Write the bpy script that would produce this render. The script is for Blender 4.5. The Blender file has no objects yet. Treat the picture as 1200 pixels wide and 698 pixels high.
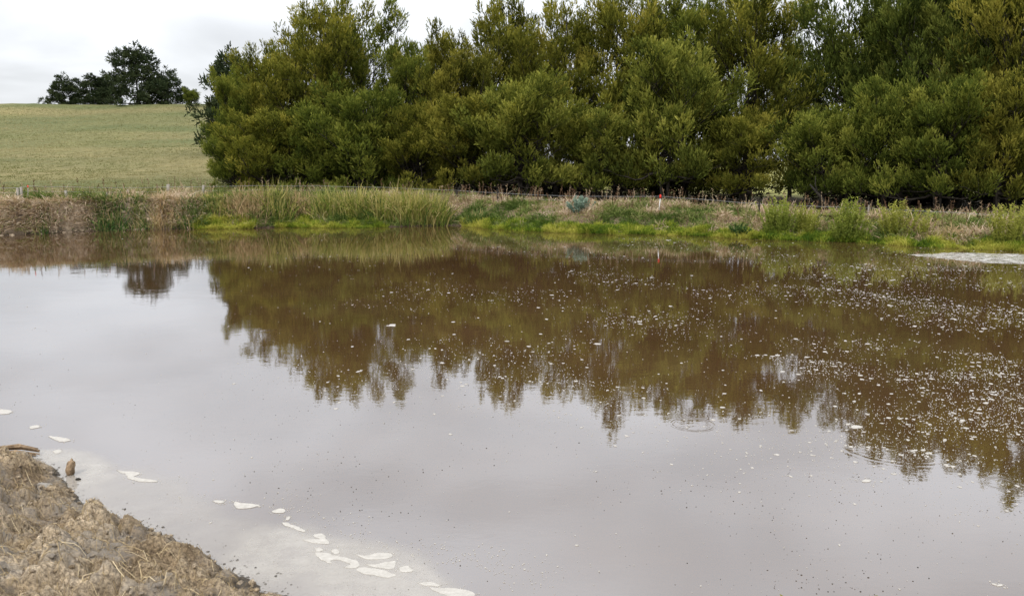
import bpy, math
import numpy as np
from mathutils import Vector
R = math.radians
sc = bpy.context.scene
# ------------------------------------------------------------------ camera
EYE = 2.5; PITCH = R(9.2); F = 1000.0
cam_d = bpy.data.cameras.new('camera'); cam = bpy.data.objects.new('camera', cam_d)
sc.collection.objects.link(cam); sc.camera = cam
cam.location = (0, 0, EYE); cam.rotation_euler = (R(90) - PITCH, 0, 0)
cam_d.sensor_width = 36; cam_d.lens = 36 * F / 1200; cam_d.clip_end = 3000; cam_d.clip_start = 0.05
# ------------------------------------------------------------------ world: overcast sky
SUN_EL, SUN_AZ = R(48), R(205)      # azimuth clockwise from +Y
w = bpy.data.worlds.new('World'); sc.world = w; w.use_nodes = True
nt = w.node_tree; nt.nodes.clear()
def N(t, typ, **kw):
    n = t.nodes.new(typ)
    for k, v in kw.items(): setattr(n, k, v)
    return n
wo = N(nt, 'ShaderNodeOutputWorld'); bg = N(nt, 'ShaderNodeBackground'); bg.inputs[1].default_value = 0.1
sky = N(nt, 'ShaderNodeTexSky', sky_type='NISHITA', sun_disc=False, sun_elevation=SUN_EL, sun_rotation=SUN_AZ)
tc = N(nt, 'ShaderNodeTexCoord'); sep = N(nt, 'ShaderNodeSeparateXYZ')
nt.links.new(tc.outputs['Generated'], sep.inputs[0])
def M(t, op, a, b=None, c=None, clamp=False):
    n = N(t, 'ShaderNodeMath', operation=op, use_clamp=clamp)
    for i, v in enumerate((a, b, c)):
        if v is None: continue
        if isinstance(v, (int, float)): n.inputs[i].default_value = v
        else: t.links.new(v, n.inputs[i])
    return n.outputs[0]
zc = M(nt, 'MAXIMUM', sep.outputs[2], 0.0)
den = M(nt, 'ADD', zc, 0.22)
cx = N(nt, 'ShaderNodeCombineXYZ')
nt.links.new(M(nt, 'DIVIDE', sep.outputs[0], den), cx.inputs[0])
nt.links.new(M(nt, 'DIVIDE', sep.outputs[1], den), cx.inputs[1])
n1 = N(nt, 'ShaderNodeTexNoise'); n1.inputs['Scale'].default_value = 1.5; n1.inputs['Detail'].default_value = 5; n1.inputs['Roughness'].default_value = .45; n1.inputs['Distortion'].default_value = .3
nt.links.new(cx.outputs[0], n1.inputs['Vector'])
mr = N(nt, 'ShaderNodeMapRange', interpolation_type='SMOOTHSTEP'); mr.inputs[1].default_value = .32; mr.inputs[2].default_value = .68; mr.inputs[3].default_value = .79; mr.inputs[4].default_value = 1.14
nt.links.new(n1.outputs[0], mr.inputs[0])
grad = M(nt, 'MULTIPLY_ADD', zc, 7.0, 6.15)        # overcast: brighter overhead
br = M(nt, 'MULTIPLY', grad, mr.outputs[0])
cc = N(nt, 'ShaderNodeMix', data_type='RGBA', blend_type='MULTIPLY'); cc.inputs[0].default_value = 1
cc.inputs[6].default_value = (.965, .985, 1.02, 1); nt.links.new(br, cc.inputs[7])
mx = N(nt, 'ShaderNodeMix', data_type='RGBA'); mx.inputs[0].default_value = .93
nt.links.new(sky.outputs[0], mx.inputs[6]); nt.links.new(cc.outputs[2], mx.inputs[7])
nt.links.new(mx.outputs[2], bg.inputs[0]); nt.links.new(bg.outputs[0], wo.inputs[0])
sun_d = bpy.data.lights.new('sun', 'SUN'); sun = bpy.data.objects.new('sun', sun_d); sc.collection.objects.link(sun)
sun_d.energy = 1.5; sun_d.angle = R(14); sun_d.color = (1, .95, .87)
sd = Vector((math.sin(SUN_AZ) * math.cos(SUN_EL), math.cos(SUN_AZ) * math.cos(SUN_EL), math.sin(SUN_EL)))
sun.rotation_euler = sd.to_track_quat('Z', 'Y').to_euler()
sc.view_settings.view_transform = 'Standard'; sc.view_settings.look = 'None'
sc.view_settings.exposure = 0.58; sc.view_settings.gamma = 1.0
sc.cycles.max_bounces = 6; sc.cycles.transparent_max_bounces = 6; sc.cycles.diffuse_bounces = 3; sc.cycles.glossy_bounces = 3
sc.cycles.caustics_reflective = False
# ------------------------------------------------------------------ helpers
cP, sP = math.cos(PITCH), math.sin(PITCH)
def ray(px, py):
    u, v = (px - 600) / F, (349 - py) / F
    return np.array((u, cP + v * sP, -sP + v * cP))
def at(px, py, z=0.0):                 # where that sight line meets height z
    d = ray(px, py); t = (z - EYE) / d[2]; return np.array((0, 0, EYE)) + d * t
def atY(px, py, Y):
    d = ray(px, py); return np.array((0, 0, EYE)) + d * (Y / d[1])
def hsh(ix, iy, s):
    n = (ix.astype(np.int64) * 374761393 + iy.astype(np.int64) * 668265263 + s * 974634777) & 0xffffffff
    n = ((n ^ (n >> 13)) * 1274126177) & 0xffffffff
    return ((n ^ (n >> 16)) & 0xffffff) / float(0xffffff)
def vn(x, y, s=0):
    x = np.asarray(x, float); y = np.asarray(y, float)
    ix, iy = np.floor(x), np.floor(y); fx, fy = x - ix, y - iy
    fx = fx * fx * fx * (fx * (fx * 6 - 15) + 10); fy = fy * fy * fy * (fy * (fy * 6 - 15) + 10)
    a, b, c, d = hsh(ix, iy, s), hsh(ix + 1, iy, s), hsh(ix, iy + 1, s), hsh(ix + 1, iy + 1, s)
    return (a + (b - a) * fx) * (1 - fy) + (c + (d - c) * fx) * fy - .5
def fbm(x, y, o=4, s=0, g=.5):
    r = 0; a = 1
    for k in range(o):
        r = r + a * vn(x * 1.0, y * 1.0, s + k * 7); x, y = x * 1.93 + y * .35 + 5.2, y * 1.93 - x * .35 + 1.7; a *= g
    return r
def worley(x, y, s=0):
    ix, iy = np.floor(x), np.floor(y); f1 = np.full(x.shape, 9.); f2 = f1.copy(); cid = np.zeros(x.shape)
    for dx in (-1, 0, 1):
        for dy in (-1, 0, 1):
            jx = ix + dx + hsh(ix + dx, iy + dy, s); jy = iy + dy + hsh(ix + dx, iy + dy, s + 1)
            d = np.hypot(x - jx, y - jy); c = hsh(ix + dx, iy + dy, s + 2)
            m = d < f1; f2 = np.where(m, f1, np.minimum(f2, d)); cid = np.where(m, c, cid); f1 = np.where(m, d, f1)
    return f1, f2, cid
def sst(a, b, x):
    t = np.clip((x - a) / (b - a), 0, 1); return t * t * (3 - 2 * t)
def link(o, parent=None):
    sc.collection.objects.link(o)
    if parent: o.parent = parent
    return o
def mk(name, V, loops, tot, mat=None, parent=None, attrs=None, smooth=False):
    """V (n,3); loops flat indices; tot = verts per face (int or array); attrs: {name: per-vertex floats or (n,3)}"""
    me = bpy.data.meshes.new(name)
    V = np.ascontiguousarray(V, np.float32); loops = np.ascontiguousarray(loops, np.int32).ravel()
    if np.isscalar(tot): tot = np.full(len(loops) // tot, tot, np.int32)
    tot = np.asarray(tot, np.int32)
    me.vertices.add(len(V)); me.vertices.foreach_set('co', V.ravel())
    me.loops.add(len(loops)); me.loops.foreach_set('vertex_index', loops)
    me.polygons.add(len(tot)); me.polygons.foreach_set('loop_start', np.concatenate(([0], np.cumsum(tot)[:-1])).astype(np.int32))
    me.polygons.foreach_set('loop_total', tot)
    if smooth: me.polygons.foreach_set('use_smooth', np.ones(len(tot), bool))
    for k, a in (attrs or {}).items():
        a = np.asarray(a, np.float32)
        if a.ndim == 1: me.attributes.new(k, 'FLOAT', 'POINT').data.foreach_set('value', a)
        else: me.attributes.new(k, 'FLOAT_VECTOR', 'POINT').data.foreach_set('vector', a.ravel())
    me.update(calc_edges=True); me.validate()
    o = bpy.data.objects.new(name, me)
    if mat: me.materials.append(mat)
    return link(o, parent)
def tag(o, label=None, cat=None, group=None, kind=None):
    if label: o['label'] = label
    if cat: o['category'] = cat
    if group: o['group'] = group
    if kind: o['kind'] = kind
    return o
def empty(name, loc):
    o = bpy.data.objects.new(name, None); o.location = loc; o.empty_display_size = .2; return link(o)
def unit(v): return v / np.maximum(np.linalg.norm(v, axis=-1, keepdims=True), 1e-9)
class Geo:
    def __init__(s): s.V = []; s.L = []; s.T = []; s.A = []; s.n = 0
    def add(s, V, L, T, a=0.):
        V = np.asarray(V, float); s.V.append(V); s.L.append(np.asarray(L).ravel() + s.n); s.T.append(np.asarray(T)); s.n += len(V)
        s.A.append(np.full(len(V), a) if np.isscalar(a) else np.asarray(a))
    def build(s, name, mat, parent=None, smooth=False):
        return mk(name, np.vstack(s.V), np.concatenate(s.L), np.concatenate(s.T), mat, parent, {'tint': np.concatenate(s.A)}, smooth)
def tube(g, P, r, k=6, a=0.):
    P = np.asarray(P, float); n = len(P); r = np.broadcast_to(r, (n,))
    T = unit(np.gradient(P, axis=0)); ref = np.array((0, 0, 1.)) if abs(T[0, 2]) < .9 else np.array((1., 0, 0))
    A = unit(np.cross(T, ref)); B = np.cross(T, A)
    th = np.arange(k) * 2 * np.pi / k
    V = P[:, None] + r[:, None, None] * (np.cos(th)[None, :, None] * A[:, None] + np.sin(th)[None, :, None] * B[:, None])
    i = np.arange(n - 1)[:, None]; j = np.arange(k)[None]
    L = np.stack((i * k + j, i * k + (j + 1) % k, (i + 1) * k + (j + 1) % k, (i + 1) * k + j), -1).reshape(-1, 4)
    g.add(V.reshape(-1, 3), np.concatenate((L.ravel(), np.arange(k)[::-1], np.arange(k) + (n - 1) * k)), np.concatenate((np.full(len(L), 4), [k, k])), a)
def leaves(g, P, D, L, W, rng, a):            # diamond leaf sprays
    n = len(P); s = unit(np.cross(D, rng.normal(size=(n, 3)))) * (np.asarray(W).reshape(-1, 1) / 2); L = np.asarray(L).reshape(-1, 1)
    mid = P + D * L * .45
    V = np.stack((P, mid + s, P + D * L, mid - s), 1).reshape(-1, 3)
    g.add(V, np.arange(4 * n), np.full(n, 4), np.repeat(a, 4))
def blades(g, P, D, L, W, rng, a, droop=.5, face=None):   # bent grass blades: two quads and a tip
    n = len(P); L = np.asarray(L).reshape(-1, 1); W = np.asarray(W).reshape(-1, 1)
    s = unit(np.cross(D, rng.normal(size=(n, 3)))) * W / 2
    out = D * np.array((1, 1, 0)); dr = np.asarray(droop).reshape(-1, 1) if not np.isscalar(droop) else droop
    d2 = unit(D + out * dr * .9 + np.array((0, 0, -1)) * dr * .35); d3 = unit(D + out * dr * 1.7 + np.array((0, 0, -1)) * dr * 1.3)
    a1 = P + D * L * .4; a2 = a1 + d2 * L * .33; a3 = a2 + d3 * L * .27
    V = np.stack((P + s * .8, P - s * .8, a1 + s, a1 - s, a2 + s * .7, a2 - s * .7, a3), 1).reshape(-1, 3)
    b = np.arange(n)[:, None] * 7
    Lp = (b + np.array((0, 1, 3, 2, 2, 3, 5, 4, 4, 5, 6))).ravel()
    g.add(V, Lp, np.tile((4, 4, 3), n), np.repeat(a, 7))
# ------------------------------------------------------------------ materials
def new_mat(name):
    m = bpy.data.materials.new(name); m.use_nodes = True; t = m.node_tree; t.nodes.clear()
    return m, t, N(t, 'ShaderNodeOutputMaterial')
def ramp(t, fac, stops, interp='LINEAR'):
    r = N(t, 'ShaderNodeValToRGB'); e = r.color_ramp.elements; r.color_ramp.interpolation = interp
    while len(e) < len(stops): e.new(.5)
    for q, (p, c) in zip(e, stops): q.position = p; q.color = (*c, 1)
    t.links.new(fac, r.inputs[0]); return r.outputs[0]
def noise(t, scale, detail=4, rough=.55, vec=None, dist=0):
    n = N(t, 'ShaderNodeTexNoise'); n.inputs['Scale'].default_value = scale; n.inputs['Detail'].default_value = detail
    n.inputs['Roughness'].default_value = rough; n.inputs['Distortion'].default_value = dist
    if vec is None:
        g = N(t, 'ShaderNodeNewGeometry'); vec = g.outputs['Position']
    t.links.new(vec, n.inputs['Vector']); return n.outputs[0]
def mixc(t, f, a, b, mode='MIX'):
    n = N(t, 'ShaderNodeMix', data_type='RGBA', blend_type=mode)
    for i, v in ((0, f), (6, a), (7, b)):
        if isinstance(v, (int, float)): n.inputs[i].default_value = v
        elif isinstance(v, tuple): n.inputs[i].default_value = (*v, 1)
        else: t.links.new(v, n.inputs[i])
    return n.outputs[2]
def leaf_mat(name, stops, trans=.3, nscale=0, rough=.6):
    m, t, o = new_mat(name)
    at_ = N(t, 'ShaderNodeAttribute', attribute_name='tint')
    col = ramp(t, at_.outputs['Fac'], stops)
    d = N(t, 'ShaderNodeBsdfDiffuse'); tr = N(t, 'ShaderNodeBsdfTranslucent'); mxs = N(t, 'ShaderNodeMixShader'); mxs.inputs[0].default_value = trans
    t.links.new(col, d.inputs[0]); t.links.new(mixc(t, 1., col, (1., 1., .6), 'MULTIPLY'), tr.inputs[0])
    t.links.new(d.outputs[0], mxs.inputs[1]); t.links.new(tr.outputs[0], mxs.inputs[2])
    t.links.new(mxs.outputs[0], o.inputs[0]); return m
def solid(name, c1, c2, scale=8, rough=.8, bump=.3, detail=6, bd=.01, spec=.3):
    m, t, o = new_mat(name); b = N(t, 'ShaderNodeBsdfPrincipled')
    n = noise(t, scale, detail, .65)
    t.links.new(ramp(t, n, ((.32, c1), (.68, c2))), b.inputs['Base Color']); b.inputs['Roughness'].default_value = rough
    b.inputs['Specular IOR Level'].default_value = spec
    bp = N(t, 'ShaderNodeBump'); bp.inputs['Strength'].default_value = bump; bp.inputs['Distance'].default_value = bd
    t.links.new(noise(t, scale * 3, 5, .7), bp.inputs['Height']); t.links.new(bp.outputs[0], b.inputs['Normal'])
    t.links.new(b.outputs[0], o.inputs[0]); return m
FOL = {
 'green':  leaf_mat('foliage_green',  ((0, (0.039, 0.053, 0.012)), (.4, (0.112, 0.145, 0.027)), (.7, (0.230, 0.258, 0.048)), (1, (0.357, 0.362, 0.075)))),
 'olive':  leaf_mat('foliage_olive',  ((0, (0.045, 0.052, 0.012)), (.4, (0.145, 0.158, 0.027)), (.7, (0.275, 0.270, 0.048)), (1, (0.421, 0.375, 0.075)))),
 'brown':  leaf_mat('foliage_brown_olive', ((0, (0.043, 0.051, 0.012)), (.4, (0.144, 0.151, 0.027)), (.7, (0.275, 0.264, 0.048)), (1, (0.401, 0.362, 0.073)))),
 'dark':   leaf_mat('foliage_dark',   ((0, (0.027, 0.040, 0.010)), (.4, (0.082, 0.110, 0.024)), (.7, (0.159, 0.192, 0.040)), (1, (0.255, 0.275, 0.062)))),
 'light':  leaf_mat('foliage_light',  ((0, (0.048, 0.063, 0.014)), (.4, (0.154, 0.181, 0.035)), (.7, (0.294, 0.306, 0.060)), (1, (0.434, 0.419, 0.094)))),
}
PINE = leaf_mat('pine_foliage', ((0, (.028, .042, .022)), (.6, (.058, .078, .038)), (1, (.10, .122, .055))), .1)
BARK = solid('bark', (.02, .017, .013), (.055, .046, .036), 6, .95, .6)
# ------------------------------------------------------------------ terrain shape
FS = [(-300, 268), (-120, 277), (0, 276), (60, 273.5), (110, 270.5), (180, 268.5), (230, 268), (300, 267.5), (330, 266), (400, 266.5), (450, 266), (530, 264.5), (600, 269), (680, 273), (740, 273.5), (800, 275), (870, 278.5), (940, 281), (1010, 284), (1100, 289), (1200, 294), (1400, 300)]
fs = np.array([at(*p)[:2] for p in FS])
def yfar(x): return np.interp(x, fs[:, 0], fs[:, 1]) + 0.22 * vn(np.asarray(x, float) * 1.1, np.asarray(x, float) * 0, 3) + 0.1 * vn(np.asarray(x, float) * 4.1, np.asarray(x, float) * 0, 4)
NS = [(-500, 470), (-200, 500), (0, 533), (30, 541), (55, 546), (75, 563), (88, 588), (120, 600), (165, 618), (205, 642), (250, 662), (290, 680), (312, 698)]
ns_ = np.array([at(*p)[:2] for p in NS] + [(-.6, 4.2), (.3, 3.55), (1.5, 3.15), (3, 2.6), (6, 1.8), (20, 0)])
ns_ = ns_[np.argsort(ns_[:, 0])]
def ynear(x): return np.interp(x, ns_[:, 0], ns_[:, 1])
def bankh(x): return np.interp(x, (-30, -17, -11, -6, 0, 4, 9, 14, 30), (1.0, 1.02, 1.0, .95, .75, .72, .55, .5, .5))
def bankw(x): return np.interp(x, (-30, -13, -10.5, -6, 0, 14), (.75, .75, 1.5, 2.2, 2.7, 2.4))
def nearz(x, y):
    dn = ynear(x) - y
    return np.where(dn > 0, .42 * (1 - np.exp(-dn / .8)) + .14 * np.clip(dn - .6, 0, 3), dn * .35)
def gz(x, y, fine=True):
    x = np.asarray(x, float); y = np.asarray(y, float)
    d = y - yfar(x)
    h, wd = bankh(x), bankw(x)
    t = np.clip(d / wd, 0, 1)
    prof = h * (t * t * (3 - 2 * t)) * .93 + .05 * sst(0, .1, d)
    back = sst(4., 9., d)                              # behind the crest the paddock lies a little lower on the right
    low = np.interp(x, (-25, -14, -9, 0, 14), (1.0, .9, .7, .4, .3))
    prof = prof * (1 - back) + low * back
    tt = np.clip((y - 45) / 98., 0, 1)
    crest = 10.4 * tt ** 1.6 - np.where(y > 143, .00022 * (y - 143) ** 2 + .012 * (y - 143), 0)
    lat = 1 - sst(-.34, .12, x / np.maximum(y, 40)) ** 1.3
    hill = crest * np.maximum(lat, 0) + .12 * np.clip(-d, 0, 0)
    z = prof + np.maximum(hill, -4) * sst(5, 12, d)
    z += np.where(d > 0, sst(.2, 1.5, d) * .14 * fbm(x * 1.3, y * 1.3, 3, 11), 0)
    z += .5 * fbm(x * .04, y * .04, 3, 20) * sst(20, 60, d)
    zf = np.where(d < 0, np.maximum(-.6, d * .3), z)
    near = y < (ynear(x) + yfar(x)) / 2
    return np.where(near, np.maximum(-.6, nearz(x, y)), zf)
def gz1(x, y): return float(gz(np.array([x]), np.array([y]))[0])
def axis(segs):
    out = [segs[0][0]]
    for a, b, s in segs:
        n = max(1, round((b - a) / s)); out += list(a + (b - a) * (np.arange(n) + 1) / n)
    return np.array(out)
xs = axis([(-900, -300, 60), (-300, -100, 8), (-100, -26, 1.2), (-26, 22, .14), (22, 60, 1.2), (60, 300, 8), (300, 900, 60)])
ys = axis([(-300, -40, 20), (-40, 0, 2), (0, 9, .3), (9, 20, 1.5), (20, 36, .13), (36, 56, .6), (56, 180, 1.6), (180, 400, 10), (400, 1500, 100)])
X, Y = np.meshgrid(xs, ys); Z = gz(X, Y)
inb = sst(-9, -8.4, X) * (1 - sst(4.4, 5, X)) * sst(-2, -1.4, Y)
dfar = Y - yfar(X)
Z = np.where((Y < 15) & (ynear(X) - Y > -.6), Z - .2 * inb, Z)
# eroded pale clay face at the left: lumpy
cl = sst(.0, .1, dfar) * (1 - sst(.9, 1.2, dfar)) * (1 - sst(-13.2, -11.8, X))
f1, f2, cid = worley(X * 2.6, Y * 2.6, 5)
Z = Z + cl * (.30 * (1 - f1) - .12 + .10 * fbm(X * 5, Y * 5, 3, 9))
# base colours
nA = fbm(X * .09, Y * .09, 4, 31); nB = fbm(X * .6, Y * .6, 4, 33); nC = fbm(X * .03, Y * .12, 3, 35)
def C(*c): return np.array(c)[None, None]
field = C(.192, .182, .085) + (nA * .09 + nC * .13 + np.abs(fbm(X * .02 + Y * .01, Y * .16, 3, 37)) * -.06)[..., None] * C(.9, .5, .3)
green = np.clip(nB * .6 + nA * .9 + .25, 0, 1)[..., None]
field = field * (1 - green * .45) + C(.17, .185, .07) * green * .45
strip = (sst(3.0, 4.0, dfar) * (1 - sst(7, 13, dfar)) * (1 - sst(-9, -6, X)))[..., None]
field = field * (1 - strip * .7) + C(.33, .32, .08) * strip * .7
bankc = C(.235, .175, .125) + (nB * .12)[..., None] * C(1, .9, .7)
bm = (1 - sst(2.6, 4.2, dfar))[..., None]
col = field * (1 - bm) + bankc * bm
clm = cl[..., None]; col = col * (1 - clm) + (C(.42, .335, .24) * (.45 + .75 * cid[..., None]) * (1 + .5 * fbm(X * 6, Y * 6, 2, 10)[..., None])) * clm
litter_shade = (sst(4.5, 6.5, dfar) * (1 - sst(24, 34, dfar)) * sst(-.335, -.31, X / np.maximum(Y, 20)))[..., None]  # leaf litter under the trees, extended back to darken the field as shade would
col = col * (1 - litter_shade) + C(.05, .04, .026) * litter_shade
fieldr = (sst(26, 36, dfar) * sst(-.33, -.3, X / np.maximum(Y, 20)))[..., None]
col = col * (1 - .8 * fieldr) + C(.36, .35, .12) * .8 * fieldr
wet = (1 - sst(.02, .13, Z))[..., None]; col = col * (1 - .7 * wet)
nearm = ((Y < 15)).astype(float)[..., None]; col = col * (1 - nearm) + C(.22, .175, .13) * nearm
gm, t, o = new_mat('ground')
b = N(t, 'ShaderNodeBsdfPrincipled'); b.inputs['Roughness'].default_value = .95; b.inputs['Specular IOR Level'].default_value = .1
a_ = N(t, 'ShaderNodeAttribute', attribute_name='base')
geo = N(t, 'ShaderNodeNewGeometry'); mp = N(t, 'ShaderNodeMapping'); mp.inputs['Scale'].default_value = (1, .6, 1); t.links.new(geo.outputs['Position'], mp.inputs[0])
nz = noise(t, 1.4, 8, .72, mp.outputs[0]); nz2 = noise(t, 14, 5, .7)
cv = mixc(t, 1., a_.outputs['Color'], ramp(t, nz, ((.3, (.62, .64, .56)), (.5, (1, 1, 1)), (.72, (1.25, 1.2, 1.18)))), 'MULTIPLY')
cv = mixc(t, 1., cv, ramp(t, nz2, ((.3, (.7, .7, .7)), (.7, (1.2, 1.2, 1.2)))), 'MULTIPLY')
t.links.new(cv, b.inputs['Base Color'])
bp = N(t, 'ShaderNodeBump'); bp.inputs['Strength'].default_value = .8; bp.inputs['Distance'].default_value = .12; t.links.new(noise(t, 5, 8, .75), bp.inputs['Height'])
t.links.new(bp.outputs[0], b.inputs['Normal']); t.links.new(b.outputs[0], o.inputs[0])
nx, ny = len(xs), len(ys)
def gridloops(nx, ny):
    i = np.arange(ny - 1)[:, None] * nx + np.arange(nx - 1)[None]
    return np.stack((i, i + 1, i + nx + 1, i + nx), -1).reshape(-1, 4)
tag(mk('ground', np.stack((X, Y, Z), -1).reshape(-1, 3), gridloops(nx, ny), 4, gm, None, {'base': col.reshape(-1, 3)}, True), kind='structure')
# ------------------------------------------------------------------ water
wm, t, o = new_mat('pond_water')
geo = N(t, 'ShaderNodeNewGeometry'); pos = geo.outputs['Position']
body = N(t, 'ShaderNodeBsdfDiffuse'); gl = N(t, 'ShaderNodeBsdfGlossy'); gl.inputs['Roughness'].default_value = .006; gl.inputs['Color'].default_value = (.92, .945, .975, 1)
nb = noise(t, .55, 5, .6)
t.links.new(ramp(t, nb, ((.3, (.076, .040, .017)), (.7, (.104, .058, .027)))), body.inputs[0])
fr = N(t, 'ShaderNodeFresnel'); fr.inputs[0].default_value = 1.33
film = M(t, 'MULTIPLY_ADD', noise(t, .35, 3, .5), .08, .27)
fac = M(t, 'MULTIPLY_ADD', fr.outputs[0], .75, film, True)
ms = N(t, 'ShaderNodeMixShader'); t.links.new(fac, ms.inputs[0]); t.links.new(body.outputs[0], ms.inputs[1]); t.links.new(gl.outputs[0], ms.inputs[2])
mpw = N(t, 'ShaderNodeMapping'); mpw.inputs['Scale'].default_value = (1, 1.5, 1); t.links.new(pos, mpw.inputs[0])
hgt = M(t, 'MULTIPLY', noise(t, 1.1, 2, .5, mpw.outputs[0]), .0013)
hgt = M(t, 'ADD', hgt, M(t, 'MULTIPLY', noise(t, 7, 3, .6, mpw.outputs[0]), .0004))
for (px, py, r, amp) in ((812, 497, .2, .5), (365, 568, .2, .3), (1050, 522, .5, .12), (1172, 566, .12, .4)):
    c = at(px, py); vs = N(t, 'ShaderNodeVectorMath', operation='DISTANCE'); t.links.new(pos, vs.inputs[0]); vs.inputs[1].default_value = tuple(c)
    dd = vs.outputs['Value']; e = M(t, 'SUBTRACT', dd, r); e2 = M(t, 'POWER', M(t, 'ABSOLUTE', M(t, 'DIVIDE', e, r * .14)), 2.)
    hgt = M(t, 'ADD', hgt, M(t, 'MULTIPLY', M(t, 'MULTIPLY', M(t, 'SINE', M(t, 'MULTIPLY', dd, 6.283 / (r * .16))), M(t, 'POWER', 2.718, M(t, 'MULTIPLY', e2, -1.))), .0004 * amp * r / .3))
bp = N(t, 'ShaderNodeBump'); bp.inputs['Strength'].default_value = 1; bp.inputs['Distance'].default_value = 1.; t.links.new(hgt, bp.inputs['Height'])
t.links.new(bp.outputs[0], gl.inputs['Normal']); t.links.new(ms.outputs[0], o.inputs[0])
tag(mk('water', np.array([(-60, 0, 0), (60, 0, 0), (60, 45, 0), (-60, 45, 0)]), np.arange(4), 4, wm), kind='structure')
# ------------------------------------------------------------------ trees
def make_branches(rng, H, Rr, style):
    """returns trunk Geo and plume list (pos, axis, length, radius)"""
    tg = Geo(); pl = []
    def env(h):
        if style == 'pine': return Rr * (1 if h < .35 else (1 - ((h - .35) / .66) ** 1.7) ** .75)
        return Rr * ((.9 + .1 * min(h / .3, 1)) if h < .3 else max(.05, 1 - ((h - .3) / .72) ** 2.2) ** .65)
    ns = int(rng.integers(3, 5)) if style != 'pine' else 2
    stems = []; ph0 = rng.uniform(0, 6.28)
    for k in range(ns):
        a = 2 * np.pi * (k + rng.uniform(-.25, .25)) / ns; rr = Rr * rng.uniform(.12, .42) * (k > 0)
        top = H * (.97 if k == 0 else rng.uniform(.72, .93))
        tt = np.linspace(0, 1, 9); P = np.stack((np.cos(a) * rr * tt ** .7, np.sin(a) * rr * tt ** .7, tt * top - .3 * (1 - tt)), 1)
        P[1:, :2] += np.cumsum(rng.normal(0, .09 * H / 12, (8, 2)), 0); P[:, :2] += rng.normal(0, .08, 2)
        tube(tg, P, np.interp(tt, (0, .08, 1), (.24, .17, .02)) * H / 12 * (1 if k == 0 else .75), 8)
        stems.append((P, top))
        pl.append((P[-1] - (0, 0, .5), np.array((0, 0, 1.)), 1.3 * H / 12, .4, .5))
    nl = 66 if style != 'pine' else 50
    for i in range(nl):
        P, top = stems[i % ns]; h = (H0 + (.98 - H0) * ((i + rng.uniform(0, 1)) / nl)) if style != 'pine' else (.12 + .86 * ((i + rng.uniform(0, 1)) / nl))
        z = h * top * .94; s = np.array([np.interp(z, P[:, 2], P[:, c]) for c in (0, 1)] + [z])
        az = i * 2.39996 + rng.uniform(-.5, .5); e = env(min(z / H + .1, 1.)) * rng.uniform(.5, 1.15) * (1 + .3 * math.sin(az * 2 + z * .8 + ph0)); lt = rng.normal(.45, .16)
        o2 = np.array((np.cos(az), np.sin(az), 0)); cen = np.array((0, 0, s[2])); tgt = cen + o2 * e
        run = max(np.linalg.norm((tgt - s)[:2]), .35)
        rise = run * (rng.uniform(.45, .95) if style != 'pine' else rng.uniform(.05, .35)) * (1 if h > .15 and not (H0 > .2 and h < .34) else -.05)
        tip = tgt + (0, 0, rise); tip[2] = min(tip[2], H)
        tt = np.linspace(0, 1, 6)[:, None]
        Q = s + (tip - s) * tt; Q[:, 2] += (tt[:, 0] - 1) * tt[:, 0] * run * .35; Q[1:-1] += rng.normal(0, .07, (4, 3))
        r0 = .065 * (1.15 - h) * (run / Rr + .35)
        tube(tg, Q, np.linspace(r0, .012, 6), 5)
        nb = int(2 + run / Rr * (3.2 if style != 'pine' else 5))
        for q in range(nb):
            f = .5 + .5 * (q + rng.uniform(0, 1)) / nb; b0 = np.array([np.interp(f * 5, np.arange(6), Q[:, c]) for c in range(3)])
            dv = unit(o2 * rng.uniform(.1, .8) + rng.normal(0, .55, 3) * (1, 1, .3) + (0, 0, rng.uniform(.3, .9) if style != 'pine' else rng.uniform(0, .3)))
            ln = rng.uniform(.4, 1.) * (.5 + .5 * run / Rr)
            b1 = b0 + dv * ln; tube(tg, np.array((b0, b0 * .5 + b1 * .5 + rng.normal(0, .04, 3), b1)), (.02, .015, .006), 4)
            ax = unit(dv + (0, 0, .9)) if style != 'pine' else unit(dv * (1, 1, .2) + (0, 0, .05))
            pl.append((b1 - ax * .3, ax, rng.uniform(.8, 1.5), rng.uniform(.34, .6), lt))
        pl.append((Q[-1] - (0, 0, .2), unit(o2 * .4 + (0, 0, .9 if style != 'pine' else .05)), rng.uniform(.9, 1.5), rng.uniform(.3, .5), lt))
    return tg, pl
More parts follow.
